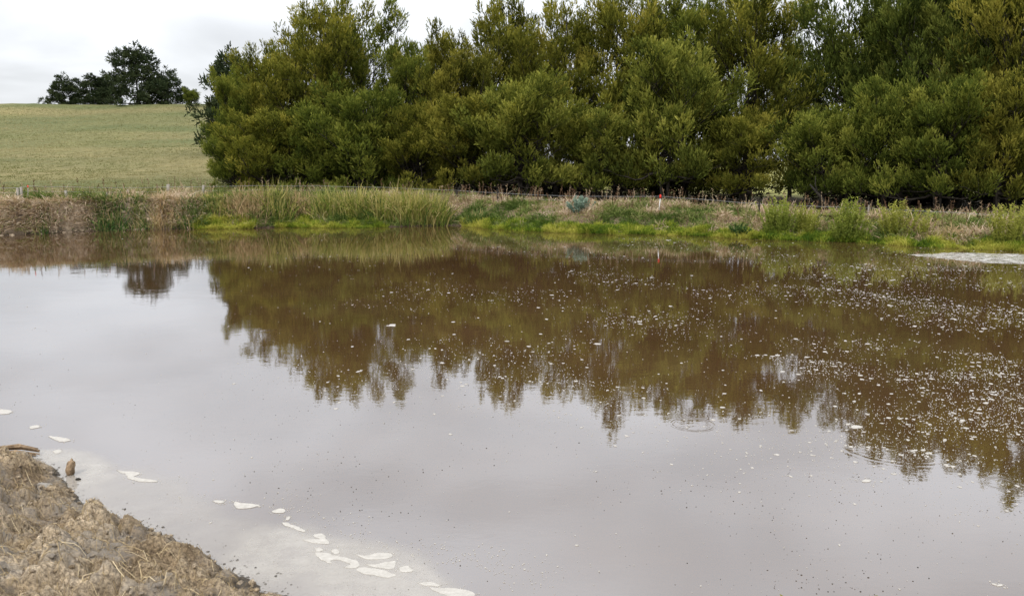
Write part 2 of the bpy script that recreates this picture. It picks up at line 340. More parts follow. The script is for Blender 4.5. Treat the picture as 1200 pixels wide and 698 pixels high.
def crown_geo(rng, pl, style, per=300, lw=(.26, .036)):
    g = Geo(); m = 12
    for (c, ax, ln, rad, lt) in pl:
        ns_ = int(per / m * rng.uniform(.75, 1.25)); tt = rng.uniform(0, 1, ns_) ** .8
        A = unit(np.cross(ax, (.3, .8, .1))); B = np.cross(ax, A); th = rng.uniform(0, 2 * np.pi, ns_)
        q = rng.uniform(.05, 1, ns_) ** .5; rr = rad * np.sin(np.clip(tt * .9 + .08, 0, 1) * np.pi) ** .6 * q
        rad_v = np.cos(th)[:, None] * A + np.sin(th)[:, None] * B
        P = c + ax * (tt * ln)[:, None] + rad_v * rr[:, None]
        if style == 'pine':
            P[:, 2] = c[2] + (P[:, 2] - c[2]) * .7
            S = unit(rad_v * .8 + ax * .6 + rng.normal(0, .45, (ns_, 3)) + (0, 0, .5))
        else:
            S = unit(rad_v * .5 + ax * .7 + rng.normal(0, .3, (ns_, 3)) + (0, 0, .45))
        sl = lw[0] * rng.uniform(.7, 1.5, ns_)                     # shoot length
        f = rng.uniform(0, 1, (ns_, m, 1)); S3 = S[:, None]
        Pl = P[:, None] + S3 * f * sl[:, None, None]
        D = unit(S3 + rng.normal(0, .34, (ns_, m, 3)) * (1.1 - f))
        L = lw[0] * rng.uniform(.45, .85, (ns_, m)); W = lw[1] * rng.uniform(.7, 1.3, (ns_, m))
        tint = lt + rng.normal(0, .07) + .42 * (tt[:, None] - .5) + .3 * (q[:, None] - .65) + rng.normal(0, .1, (ns_, 1)) + .24 * (f[..., 0] - .5) + rng.normal(0, .05, (ns_, m))  # young tips paler; gradient strengthened to paint lit tips and dark interiors
        leaves(g, Pl.reshape(-1, 3), D.reshape(-1, 3), L.ravel(), W.ravel(), rng, np.clip(tint, 0, 1).ravel())
    return g
H0 = .05
hold = bpy.data.objects
def set_skirt(v):
    global H0; H0 = v
def make_proto(seed, H, Rr, style, per, lw):
    rng = np.random.default_rng(seed); tg, pl = make_branches(rng, H, Rr, style); g = crown_geo(rng, pl, style, per, lw)
    return (tg, g, H)
def proto_meshes(seed, H, Rr, style, per, lw, nm):
    tg, g, H = make_proto(seed, H, Rr, style, per, lw)
    a = tg.build('trunk', BARK, None, True); b = g.build('crown', None)
    b.data.materials.append(FOL['green'] if style != 'pine' else PINE)
    ma, mb = a.data, b.data; bpy.data.objects.remove(a); bpy.data.objects.remove(b)
    return ma, mb, H
set_skirt(.12)
TALL = [proto_meshes(s, 12, 3.5, 'plume', 470, (.24, .042), 't') for s in (1, 2, 3, 4, 5)]
set_skirt(.05)
MID = [proto_meshes(s, 8, 2.6, 'plume', 400, (.25, .042), 'm') for s in (11, 12, 13, 14, 15)]
set_skirt(.22); MIDH = [proto_meshes(s, 8, 2.7, 'plume', 430, (.25, .042), 'm') for s in (16, 17, 18, 19, 20)]; set_skirt(.05)
BUSH = [proto_meshes(s, 6.5, 2.4, 'plume', 420, (.22, .038), 'b') for s in (21,)]
PINES = [proto_meshes(s, 11, 4.2, 'pine', 230, (.40, .10), 'p') for s in (41, 42, 43)]
def tree(name, proto, px, Yd, toppy, mat, label, cat, group, rot, sx=1., sink=0.):
    x = (px - 600) / F / 1.003 * Yd; zb = gz1(x, Yd) - sink; top = atY(px, toppy, Yd)[2]
    s = (top - zb) / (proto[2] * 1.03)
    r = empty(name, (x, Yd, zb)); r.rotation_euler.z = rot; r.scale = (s * sx, s * sx, s); tag(r, label, cat, group)
    a = bpy.data.objects.new('trunk', proto[0]); link(a, r)
    b = bpy.data.objects.new('crown', proto[1]); link(b, r)
    if mat: b.material_slots[0].link = 'OBJECT'; b.material_slots[0].material = mat
    return r
G1 = 'feathery evergreen trees of the shelter belt'
ROW = [ # px, depth, top y, colour, proto, rot, width, label
 (287, 47, 86, 'green', 0, .4, .80, 'shortest tall tree of the row, green, at its left end beside the open hillside'),
 (325, 46.5, 50, 'olive', 1, 1.3, .85, 'olive green tree second from the left end of the tree row'),
 (385, 47, 0, 'olive', 2, 2.0, .92, 'tall pointed olive tree making the leftmost high peak of the row'),
 (432, 48, 14, 'green', 3, .2, .85, 'green tree just right of the leftmost high peak'),
 (478, 46, 48, 'green', 4, 3.3, .8, 'green tree under the dip in the treetops above the long reed bed'),
 (527, 45, 38, 'brown', 0, 4.4, .85, 'brownish olive tree behind the right end of the long reed bed'),
 (585, 47, 8, 'olive', 1, 5.0, .9, 'tall olive tree right of the brownish tree, its top nearly at the picture edge'),
 (650, 46, 0, 'olive', 3, 4.1, .9, 'olive tree with see-through gaps behind the grey-blue shrub'),
 (722, 46, -14, 'olive', 2, 5.5, .95, 'tall open tree between the grey-blue shrub and the red-topped stake'),
 (800, 45, -16, 'green', 4, 1.0, .9, 'tall green tree behind the pale yellow-green tree'),
 (872, 43, -22, 'olive', 0, 2.6, .92, 'tall yellow-olive tree left of the deep notch in the treetops'),
 (985, 41, -18, 'dark', 1, 3.9, .9, 'dark green tree right of the deep notch in the treetops'),
 (1055, 39, -60, 'dark', 2, .9, .85, 'tall dark green tree behind the two right clumps of leafy stalks'),
 (1120, 36, -50, 'dark', 3, 2.9, .8, 'dark green tree second from the right end of the row'),
 (1185, 34, -70, 'brown', 4, 5.2, .8, 'brownish tree filling the right edge of the picture'),
 (1290, 33, -90, 'green', 0, 5.9, .8, 'green tree cut off by the right edge of the picture'),
]
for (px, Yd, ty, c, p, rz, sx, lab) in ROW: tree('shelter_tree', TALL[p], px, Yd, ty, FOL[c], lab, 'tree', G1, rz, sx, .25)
BACK = [
 (300, 54, 75, 'green', 2, .9, .8, 'green tree half hidden behind the left end of the row'),
 (360, 55, 40, 'dark', 4, 2.2, .8, 'dark tree half hidden behind the leftmost high peak'),
 (505, 54, 55, 'dark', 1, 1.2, .8, 'dark tree half hidden behind the dip above the long reed bed'),
 (622, 54, 42, 'brown', 2, 3.1, .7, 'brownish tree seen through the gap behind the pale bushy trees'),
 (768, 53, 10, 'dark', 0, 4.2, .75, 'dark tree half hidden behind the open tree left of the red-topped stake'),
 (925, 50, 45, 'dark', 3, 5.1, .7, 'lower dark tree standing in the deep notch of the treetops'),
 (1080, 46, -40, 'green', 4, .1, .8, 'green tree half hidden behind the dark trees at the right'),
 (1160, 43, -50, 'dark', 0, 1.1, .8, 'dark tree half hidden behind the brownish tree at the right edge'),
]
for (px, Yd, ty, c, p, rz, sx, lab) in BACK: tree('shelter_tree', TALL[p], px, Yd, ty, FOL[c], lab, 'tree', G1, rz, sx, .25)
G2 = 'low bushy trees in front of the shelter belt'
LOW = [
 (277, 44, 150, 'green', 0, .3, 1.1, 'low green bushy tree reaching out left over the dry bank grass'),
 (318, 43, 132, 'olive', 3, 1.9, 1.3, 'low olive bushy tree second from the left end of the row'),
 (368, 43, 128, 'green', 4, 2.7, 1.3, 'low green bushy tree behind the left part of the reed bed'),
 (428, 43, 112, 'green', 1, 4.1, 1.25, 'low green bushy tree behind the middle of the reed bed'),
 (490, 43, 125, 'olive', 2, 1.1, 1.2, 'low olive bushy tree behind the right end of the reed bed'),
 (552, 42, 118, 'brown', 0, 5.0, 1.2, 'low brownish bushy tree right of the reed bed'),
 (612, 41, 98, 'light', 1, .8, 1.1, 'pale yellow-green bushy tree left of the grey-blue shrub'),
 (694, 41, 128, 'light', 4, 3.9, 1.2, 'pale bushy tree right above the grey-blue shrub'),
 (782, 40, 58, 'light', 3, 5.5, .95, 'tallest pale yellow-green bushy tree, right above the red-topped stake'),
 (868, 39, 138, 'olive', 2, 1.4, 1.15, 'low yellow-olive bushy tree left of the leaning dead branch'),
 (962, 37, 132, 'green', 0, 2.5, 1.2, 'low green bushy tree above the leaning dead branch'),
 (1032, 35, 104, 'green', 1, 3.3, 1.0, 'green bushy tree behind the tallest yellowish leafy stalks'),
 (1098, 33, 100, 'green', 4, .5, 1.0, 'green bushy tree between the one behind the yellowish stalks and the brownish one'),
 (1168, 32, 95, 'brown', 3, 5.9, 1.0, 'low brownish bushy tree behind the rightmost leafy stalks'),
]
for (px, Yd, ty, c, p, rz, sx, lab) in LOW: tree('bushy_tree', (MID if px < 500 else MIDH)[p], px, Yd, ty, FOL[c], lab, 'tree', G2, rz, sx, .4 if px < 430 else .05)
G3 = 'dark conifers on the hill crest'
HILL = [
 (87, 146, 84, 0, .3, 1.05, 'dark conifer leftmost on the hill crest'),
 (118, 147, 85, 1, 1.9, 1.35, 'rounded dark conifer on the hill crest left of the tallest one'),
 (170, 145, 48, 2, 2.2, 1.02, 'tallest dark conifer on the hill crest'),
 (205, 146, 77, 0, 4.0, 1.1, 'smaller dark conifer right of the tallest one on the hill crest'),
]
for (px, Yd, ty, p, rz, sx, lab) in HILL: tree('conifer_tree', PINES[p], px, Yd, ty, None, lab, 'tree', G3, rz, sx, 1.2)
tree('conifer_tree', PINES[1], 136, 150, 86, None, 'dark conifer squeezed between the rounded one and the tallest one', 'tree', G3, 5.1, 1.2)
tree('conifer_tree', PINES[2], 279, 80, 52, None, 'dark conifer whose branches poke out behind the left end of the tree row', 'tree', None, .7, .8)
tree('bushy_tree', BUSH[0], 232, 138, 106, FOL['dark'], 'small dark bush on the hill crest beside the left end of the tree row', 'bush', None, .7, 1.3)
# added thicket, coloured dark to stand in for the shade under the row
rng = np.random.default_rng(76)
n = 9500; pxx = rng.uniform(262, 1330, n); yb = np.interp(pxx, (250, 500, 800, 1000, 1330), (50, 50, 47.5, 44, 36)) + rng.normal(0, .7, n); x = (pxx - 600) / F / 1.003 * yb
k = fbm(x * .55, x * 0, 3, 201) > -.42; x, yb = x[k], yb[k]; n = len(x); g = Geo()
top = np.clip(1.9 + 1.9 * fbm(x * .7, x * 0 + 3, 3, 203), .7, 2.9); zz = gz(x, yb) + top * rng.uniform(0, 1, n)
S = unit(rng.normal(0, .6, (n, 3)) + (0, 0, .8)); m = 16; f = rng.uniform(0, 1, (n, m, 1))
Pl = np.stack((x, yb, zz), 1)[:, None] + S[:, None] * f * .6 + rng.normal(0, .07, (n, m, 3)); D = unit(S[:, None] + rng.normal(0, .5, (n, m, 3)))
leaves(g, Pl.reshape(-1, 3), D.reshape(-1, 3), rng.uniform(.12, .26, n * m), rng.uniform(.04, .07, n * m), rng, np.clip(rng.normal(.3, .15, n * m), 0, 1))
tag(g.build('shade_thicket', leaf_mat('shade_thicket', ((0, (.012, .012, .006)), (.6, (.035, .04, .015)), (1, (.07, .08, .025))), .1)), 'dark thicket added to stand in for the shade under the tree row', 'shade_thicket', kind='stuff')
# ------------------------------------------------------------------ far bank vegetation
rng = np.random.default_rng(77)
def scatter(n, x0, x1, d0, d1, dens=None):
    x = rng.uniform(x0, x1, n); d = rng.uniform(d0, d1, n)
    if dens is not None:
        k = rng.uniform(0, 1, n) < dens(x, d); x, d = x[k], d[k]
    y = yfar(x) + d; return np.stack((x, y, gz(x, y) - .02), 1), d
def updir(n, spread):
    return unit(np.concatenate((rng.normal(0, spread, (n, 2)), np.ones((n, 1))), 1))
DRY = leaf_mat('dry_grass', ((0, (.08, .12, .03)), (.25, (.17, .22, .06)), (.45, (.27, .29, .10)), (.62, (.34, .25, .16)), (.85, (.50, .37, .26)), (1, (.64, .52, .40))), .2)
P, d = scatter(250000, -21, 17, .02, 6.0, lambda x, d: np.clip(.85 - .3 * (x < -12.4) * (d < .6) * (vn(x * 1.9, d * 2.3, 57) > .08) - .12 * (d - 3) * (d > 3), .06, 1))
n = len(P); gr = Geo()
patch = fbm(P[:, 0] * .8, P[:, 1] * 1.2, 4, 51); p2 = fbm(P[:, 0] * 3, P[:, 1] * 3, 2, 53)
tint = np.clip(.52 + patch * 1.1 + p2 * .35 - .22 * (d < 1.6) * (P[:, 0] > -12) - .1 * (d > 3.3) * (P[:, 0] < -8) + .16 * (P[:, 0] < -12) * (d < 1.6) + rng.normal(0, .2, n), 0, 1)
clump = np.clip(.75 + 1.7 * fbm(P[:, 0] * 2.2, P[:, 1] * 2.2, 3, 55), .3, 1.9)
Lb = rng.uniform(.14, .46, n) * clump * np.interp(P[:, 0], (-20, -10, -5, 0, 16), (1.0, 1.15, 1.1, .95, 1.0)) * np.where(d < .4, .75, 1)
Dd = updir(n, .5); Dd[:, 1] -= .5 * (P[:, 0] < -12) * (d < 1.1); Dd = unit(Dd)
blades(gr, P, Dd, Lb, rng.uniform(.010, .028, n), rng, tint, rng.uniform(.3, 1.5, n))
n2 = 11000; x2 = rng.uniform(-21, -11.5, n2); d2 = rng.uniform(.15, 1.1, n2); kk = vn(x2 * 1.3, d2 * 1.5, 59) > .05 - .3 * (d2 > .75); x2, d2 = x2[kk], d2[kk]; n2 = len(x2)   # matted dead grass hanging over the clay face
P2 = np.stack((x2, yfar(x2) + d2, gz(x2, yfar(x2) + d2) + .03), 1); D2 = unit(rng.normal(0, .45, (n2, 3)) + (0, -.9, .1))
blades(gr, P2, D2, rng.uniform(.15, .5, n2), rng.uniform(.01, .022, n2), rng, np.clip(rng.normal(.8, .2, n2), 0, 1), rng.uniform(.2, 1., n2))
tag(gr.build('bank_grass', DRY), 'tangled dry and green grass covering the far bank', 'grass', kind='stuff')
CLAY = solid('clay_clod', (.16, .12, .08), (.44, .35, .25), 5, .95, .6)
def lump_pts(n):
    x = rng.uniform(-20.5, -12.3, n); d_ = rng.uniform(-.02, 1.0, n); k = vn(x * 1.6, d_ * 2 + 7, 58) > -.16; x, d_ = x[k], d_[k]; y = yfar(x) + d_; return x, y
# bright low waterside grass
LIME = leaf_mat('lime_sedge', ((0, (.07, .13, .02)), (.35, (.17, .24, .03)), (.7, (.31, .35, .05)), (1, (.47, .45, .10))), .35)
SEDGE = [(262, 34, .5), (388, 66, .7), (610, 72, .75), (760, 74, .8), (860, 30, .4), (940, 62, .6), (1095, 95, .8), (1240, 60, .8)]
gs = Geo()
def sx_of(px): return (px - 600) / F / 1.003 * 29
for (px, hw, dep) in SEDGE:
    yy = 29.
    for _ in range(4): yy = float(yfar((px - 600) / F / 1.003 * yy))
    x0, hwx = (px - 600) / F / 1.003 * yy, hw / F * yy
    n = int(6500 * hwx); q = rng.uniform(-1, 1, n); x = x0 + hwx * q
    lim = dep * np.sqrt(np.clip(1 - q ** 2, 0, 1)) * (1 + .5 * fbm(x * 2, x * 0, 2, 61)); dd = -.35 * np.sqrt(np.clip(1 - q ** 2, 0, 1)) + rng.uniform(0, 1, n) * (lim + .35)
    y = yfar(x) + dd; z = np.maximum(gz(x, y), -.03) - .01
    P = np.stack((x, y, z), 1)
    tint = np.clip(.62 + 1.1 * fbm(x * 1.5, y * 1.5, 3, 63) + .5 * vn(x * 6, y * 6, 66) - .45 * np.clip(dd - .35, 0, 1) + rng.normal(0, .2, n), 0, 1)
    blades(gs, P, updir(n, .38), rng.uniform(.06, .27, n) * (1 + 1.2 * vn(x * 3, y * 3, 64)), rng.uniform(.012, .026, n), rng, tint, rng.uniform(.1, .7, n))
tag(gs.build('waterside_grass', LIME), 'bright lime green low grass along the far waterline', 'grass', kind='stuff')
# paddock tufts
FG = leaf_mat('paddock_grass', ((0, (.14, .155, .055)), (.5, (.22, .205, .095)), (1, (.34, .29, .16))), .2)
n = 90000; yy = 34 + 106 * rng.uniform(0, 1, n) ** 1.5; x = rng.uniform(-.66, -.3, n) * yy; gf = Geo()
P = np.stack((x, yy, gz(x, yy) - .02), 1); sz = np.interp(yy, (34, 140), (.8, 1.5))
blades(gf, P, updir(n, .6), rng.uniform(.07, .2, n) * sz, rng.uniform(.012, .03, n) * sz, rng, np.clip(.5 + fbm(x * .12, yy * .12, 3, 71) + rng.normal(0, .16, n), 0, 1), .8)
tag(gf.build('paddock_grass', FG), 'short dry grass on the rising paddock', 'grass', kind='stuff')
# dead weed stalks
WEED = leaf_mat('dead_weed', ((0, (.09, .05, .03)), (.5, (.19, .12, .075)), (1, (.40, .31, .21))), .1)
P, d = scatter(900, -19, 15, 1.6, 5.2, lambda x, d: np.where(x > -3, .5, .22)); n = len(P); gw = Geo()
D = updir(n, .14); H_ = rng.uniform(.35, .85, n)
tn = rng.uniform(0, 1, n)
blades(gw, P, D, H_, np.full(n, .02), rng, tn, .05)
for k in range(16):
    f = rng.uniform(.55, 1., n)[:, None]; leaves(gw, P + D * H_[:, None] * f, unit(D + rng.normal(0, .6, (n, 3))), rng.uniform(.04, .1, n), rng.uniform(.015, .035, n), rng, np.clip(tn + rng.normal(0, .12, n), 0, 1))
tag(gw.build('dead_weeds', WEED), 'rusty dead weed stalks standing on the crest of the far bank', 'weeds', kind='stuff')
# reed clumps
REED = {
 'mixed': leaf_mat('reed_mixed', ((0, (.05, .10, .025)), (.3, (.16, .22, .045)), (.6, (.34, .34, .09)), (1, (.58, .46, .22))), .3),
 'green': leaf_mat('reed_green', ((0, (.04, .09, .03)), (.35, (.10, .18, .05)), (.65, (.22, .27, .09)), (1, (.50, .38, .20))), .3),
 'tan':   leaf_mat('reed_tan', ((0, (.12, .15, .05)), (.4, (.30, .25, .12)), (.75, (.46, .33, .19)), (1, (.58, .42, .25))), .25)}
STALK = {
 'yel': leaf_mat('leafy_stalk_yellow', ((0, (.13, .15, .03)), (.5, (.28, .30, .055)), (1, (.48, .45, .14))), .3),
 'grn': leaf_mat('leafy_stalk_green', ((0, (.09, .13, .03)), (.5, (.20, .25, .045)), (1, (.38, .39, .09))), .3),
 'drk': leaf_mat('leafy_dark', ((0, (.02, .05, .015)), (.6, (.05, .10, .03)), (1, (.12, .17, .05))), .2),
 'blu': leaf_mat('leafy_bluegrey', ((0, (.08, .14, .11)), (.5, (.17, .25, .20)), (1, (.33, .42, .34))), .2)}
def spot(px, d):
    y = 29.
    for _ in range(6): y = float(yfar((px - 600) / F / 1.003 * y)) + d
    x = (px - 600) / F / 1.003 * y; return x, y, gz1(x, y)
def reed(px, hw, d, toppy, mat, label, n=420, tb=.5):
    toppy += rng.uniform(-1, 5)
    x, y, z = spot(px, d); hx = hw / F * y; H = atY(px, toppy, y)[2] - z
    g = Geo(); q = rng.normal(0, .42, (n, 2)).clip(-1, 1); P = np.stack((q[:, 0] * hx, q[:, 1] * .55, np.full(n, -.03)), 1)
    gzv = gz(P[:, 0] + x, P[:, 1] + y) - z; P[:, 2] += np.maximum(gzv, -z - .1)
    D = unit(np.stack((q[:, 0] * .22 + rng.normal(0, .24, n), q[:, 1] * .2 + rng.normal(0, .22, n), np.ones(n)), 1))
    L = H * rng.uniform(.3, 1.12, n) * 1.05; blades(g, P, D, L, rng.uniform(.016, .036, n), rng, np.clip(tb + rng.normal(0, .3, n), 0, 1), rng.uniform(.05, 1.3, n))
    k = n // 6; i = rng.integers(0, n, k); tube_dir = unit(D[i] * (.5, .5, 1))
    blades(g, P[i], tube_dir, H * rng.uniform(.9, 1.12, k), np.full(k, .014), rng, np.clip(rng.normal(.85, .1, k), 0, 1), .05)
    o = g.build('reed_clump', REED[mat]); o.location = (x, y, z); return tag(o, label, 'reeds', 'reed and sedge clumps on the far bank')
reed(50, 20, .9, 240, 'green', 'small green sedge tuft on the bank near the left edge, above the pale clay', 700, .45)
reed(52, 8, .1, 252, 'green', 'thin green sedge hanging over the pale clay at the left edge', 90, .3)
reed(128, 20, .25, 240, 'green', 'dark green sedge clump at the right end of the pale clay face', 480, .25)
reed(160, 20, .3, 238, 'green', 'green sedge clump with straw stems second right of the pale clay face', 420, .42)
reed(190, 18, .3, 232, 'tan', 'straw coloured reed clump between the green sedge clumps', 300, .6)
reed(220, 20, .4, 236, 'green', 'green sedge clump left of the first lime grass patch', 400, .35)
reed(255, 22, .9, 226, 'mixed', 'mixed green and straw reed clump behind the first lime grass patch', 480, .6)
reed(292, 24, .8, 219, 'tan', 'tall tan grass clump right behind the first lime grass patch', 520, .6)
reed(325, 22, .8, 218, 'mixed', 'green reed clump between the two left lime grass patches', 480, .35)
reed(352, 18, 1., 224, 'tan', 'drooping pinkish tan reed clump behind the left end of the wide lime patch', 320, .7)
reed(385, 24, 1.05, 219, 'mixed', 'upright reed clump behind the wide lime patch, leftmost of the tall bed', 560, .42)
reed(418, 24, 1.0, 217, 'mixed', 'upright reed clump second from the left in the tall bed', 560, .5)
reed(450, 22, .8, 218, 'mixed', 'upright reed clump in the middle of the tall bed', 560, .5)
reed(480, 22, .45, 217, 'mixed', 'upright reed clump with straw legs, second from the right in the tall bed', 560, .6)
reed(508, 20, .4, 218, 'mixed', 'upright reed clump at the right end of the tall bed', 520, .5)
reed(560, 24, .9, 246, 'green', 'low green sedge just right of the tall reed bed', 320, .5)
reed(1120, 20, .8, 262, 'tan', 'low straw tuft left of the rightmost leafy stalks', 200, .6)
def stalks(name, px, hw, d, toppy, mat, label, cat, ns=46, lv=34, spread=.16, leaf=(.085, .026), depth=.35):
    x, y, z = spot(px, d); hx = hw / F * y; H = atY(px, toppy, y)[2] - z
    ls, st = Geo(), Geo(); q = rng.normal(0, .4, (ns, 2)).clip(-1, 1)
    for i in range(ns):
        b = np.array((q[i, 0] * hx * .7, q[i, 1] * depth, -.03)); dr = unit(np.array((q[i, 0] * spread * 1.6 + rng.normal(0, spread * .6), q[i, 1] * spread + rng.normal(0, spread * .6), 1)))
        h = H * rng.uniform(.55, 1.02) * (1 - .25 * abs(q[i, 0])); tt = np.linspace(0, 1, 4)[:, None]
        tube(st, b + dr * h * tt + np.array((dr[0], dr[1], 0)) * tt ** 2 * h * .2, (.009, .008, .006, .003), 4, .5)
        t_ = rng.uniform(.12, 1., (lv, 1)); P = b + dr * h * t_ + np.array((dr[0], dr[1], 0)) * t_ ** 2 * h * .2
        D = unit(rng.normal(0, 1, (lv, 3)) * (1, 1, .3) + (0, 0, .75))
        leaves(ls, P, D, rng.uniform(.6, 1.3, lv) * leaf[0], rng.uniform(.6, 1.3, lv) * leaf[1], rng, np.clip(.25 + .5 * t_[:, 0] + rng.normal(0, .17, lv), 0, 1))
    r = empty(name, (x, y, z)); tag(r, label, cat, 'leafy clumps on the far waterline' if name == 'leafy_weed' else None)
    st.build('stems', STALK[mat], r); ls.build('leaves', STALK[mat], r); return r
stalks('leafy_weed', 914, 30, .5, 227, 'grn', 'wide green clump of leafy stalks right of the low dark weed', 'weed', 90, 50)
stalks('leafy_weed', 946, 15, .6, 234, 'yel', 'narrow yellow-green stalks between the two greenest clumps', 'weed', 34, 44)
stalks('leafy_weed', 994, 22, .05, 229, 'grn', 'leafy stalk clump standing right at the water below the leaning branch', 'weed', 84, 52)
stalks('leafy_weed', 1052, 24, .8, 228, 'yel', 'tallest yellowish sparse leafy stalks, set back from the water', 'weed', 56, 46, .2)
stalks('leafy_weed', 1085, 12, .9, 240, 'yel', 'thin yellowish stalks just right of the tallest yellowish ones', 'weed', 16, 32)
stalks('leafy_weed', 1186, 28, .5, 231, 'yel', 'yellow-green leafy stalks at the right edge of the picture', 'weed', 70, 48)
stalks('leafy_weed', 866, 13, .15, 258, 'drk', 'low round dark green weed at the waterline', 'weed', 50, 30, .5, (.06, .035))
stalks('grey_shrub', 679, 15, 1.9, 228, 'blu', 'small grey-blue leafy shrub standing on the bank crest', 'shrub', 46, 50, .4, (.075, .04))
# leaning dead branch
DARKW = solid('dark_wood', (.01, .009, .007), (.032, .026, .02), 9, .9, .5)
g = Geo(); a = atY(981, 251, 31.); z0 = gz1(a[0], 31.) - .05; bb = atY(949, 216, 31.5)
P = np.array([(a[0], 31, z0), (a[0] * .6 + bb[0] * .4, 31.2, z0 * .6 + bb[2] * .4 - .05), (a[0] * .3 + bb[0] * .7, 31.3, z0 * .3 + bb[2] * .7), bb])
c0 = P[0].copy(); tube(g, P - c0, (.075, .06, .05, .025), 8); tube(g, np.array((P[2] - c0, P[2] - c0 + (-.12, .05, .35), P[2] - c0 + (-.1, .1, .65))), (.03, .02, .008), 6)
o = g.build('dead_branch', DARKW, None, True); o.location = c0; tag(o, 'dark dead branch leaning left above the bank', 'branch')
# pale twig
TWIG = solid('pale_wood', (.35, .29, .22), (.55, .48, .38), 20, .9, .3)
g = Geo(); a = np.array(spot(1131, 1.9)); tube(g, np.array(((0, 0, 0), (.1, 0, .18), (.17, .02, .42))), (.018, .014, .008), 6)
o = g.build('twig', TWIG); o.location = a; tag(o, 'pale bare twig sticking up from the bank at the right', 'twig')
# red-roofed shed glimpsed through the trees
RED = solid('red_roof', (.16, .035, .03), (.24, .06, .045), 3, .6, .2); CREAM = solid('shed_wall', (.45, .40, .32), (.58, .52, .42), 2, .8, .2)
x, y = .109 * 75, 75.; z = gz1(x, y); shed = empty('farm_shed', (x, y, z)); tag(shed, 'low farm shed with a red roof glimpsed through the trees above the grey-blue shrub', 'shed')
def boxgeo(g, x0, x1, y0, y1, z0, z1):
    V = [(a, b, c) for a in (x0, x1) for b in (y0, y1) for c in (z0, z1)]
    g.add(V, [0, 1, 3, 2, 4, 6, 7, 5, 0, 4, 5, 1, 2, 3, 7, 6, 0, 2, 6, 4, 1, 5, 7, 3], np.full(6, 4))
g = Geo(); boxgeo(g, -2.5, 2.5, -1.8, 1.8, -.3, 2.2); g.build('wall', CREAM, shed)
g = Geo(); V = [(sx * 2.8, sy, zz) for sx in (-1, 1) for (sy, zz) in ((-2.1, 2.203), (0, 3.1), (2.1, 2.203), (2.1, 2.32), (0, 3.25), (-2.1, 2.32))]
L = []; T = []
for i in range(6): j = (i + 1) % 6; L += [i, j, j + 6, i + 6]; T.append(4)
L += [5, 4, 1, 0, 4, 3, 2, 1, 6, 7, 10, 11, 7, 8, 9, 10]; T += [4] * 4
g.add(V, L, T); g.build('roof', RED, shed)
g = Geo(); boxgeo(g, -.5, .5, -1.86, -1.803, 0, 2.0); g.build('door', DARKW, shed)
# ------------------------------------------------------------------ fence
POSTM = solid('weathered_post', (.20, .18, .15), (.36, .33, .29), 14, .95, .5); WIRE = solid('fence_wire', (.24, .24, .24), (.36, .36, .36), 5, .45, 0)
REDP = solid('red_cap', (.6, .03, .02), (.7, .05, .03), 5, .5, 0); WHITEP = solid('white_rod', (.65, .65, .62), (.75, .75, .72), 5, .5, 0)
fence = empty('wire_fence', (0, 31, 1)); tag(fence, 'low electric wire fence running along the top of the far bank', 'fence')
FW = [(-60, 221), (22, 220), (33, 218), (77, 219), (150, 220), (197, 219), (237, 218.5), (300, 217.5), (380, 218), (450, 219.5), (535, 223), (583, 226), (660, 229.5), (700, 230), (774, 230), (830, 234), (890, 239), (1020, 244), (1120, 249), (1190, 253), (1290, 259)]
def fdep(px): return spot(px, np.interp(px, (0, 500, 774, 1200), (2.0, 3.2, 2.5, 3.0)))[1]
org = np.array((0, 31, 1.))
WP = []
for (px, py), (qx, qy) in zip(FW[:-1], FW[1:]):
    for f in np.linspace(0, 1, 6)[:-1]:
        p_ = px + (qx - px) * f; sag = 1.2 * f * (1 - f); WP.append(atY(p_, py + (qy - py) * f + sag, fdep(px) + (fdep(qx) - fdep(px)) * f))
WP = np.array(WP); g = Geo(); tube(g, WP - org, .0055, 5); g.build('wire', WIRE, fence)
g = Geo(); tube(g, WP[(WP[:, 0] > -20) & (WP[:, 0] < 3)] - org - (0, 0, .17), .004, 5); g.build('wire', WIRE, fence)
def post(px, toppy, r, mat, name='post', lean=0., off=0.):
    y = fdep(px) + off; tp = atY(px, toppy, y); zg = gz1(tp[0], y) - .2; g = Geo()
    tube(g, np.array(((tp[0] + lean, y, zg), (tp[0] + lean * .4, y, zg * .45 + tp[2] * .55), (tp[0], y, tp[2]))) - org, (r, r * .97, r * .93), 9)
    return g.build(name, mat, fence, False)
post(20.5, 220, .05, POSTM, off=.03); post(24.5, 219, .045, POSTM, off=-.05); post(77, 223, .05, POSTM); post(125, 226, .04, POSTM); post(150, 222, .045, POSTM); post(197, 216, .07, POSTM)
post(238.5, 217, .05, POSTM, lean=-.12); post(535, 222, .06, DARKW); post(583, 222, .05, DARKW, lean=.05); post(95, 227, .03, POSTM); post(1018, 240, .03, POSTM); post(890, 236, .03, DARKW)
def rod(px, toppy, mat, off):
    y = fdep(px) + off; tp = atY(px, toppy, y); zg = gz1(tp[0], y); g = Geo(); tube(g, np.array(((tp[0] - .05, y, zg - .1), (tp[0], y, tp[2] - .1))) - org, (.018, .018), 8); a = g.build('stake', mat, fence)
    g = Geo(); k_ = 1 if px > 100 else .6; tube(g, np.array(((tp[0], y, tp[2] - .14 * k_), (tp[0], y, tp[2] - .06), (tp[0], y, tp[2]))) - org, (.035 * k_, .04 * k_, .025 * k_), 8); g.build('cap', REDP, a)
rod(774, 228, WHITEP, -.04); rod(32.5, 217, POSTM, -.04)
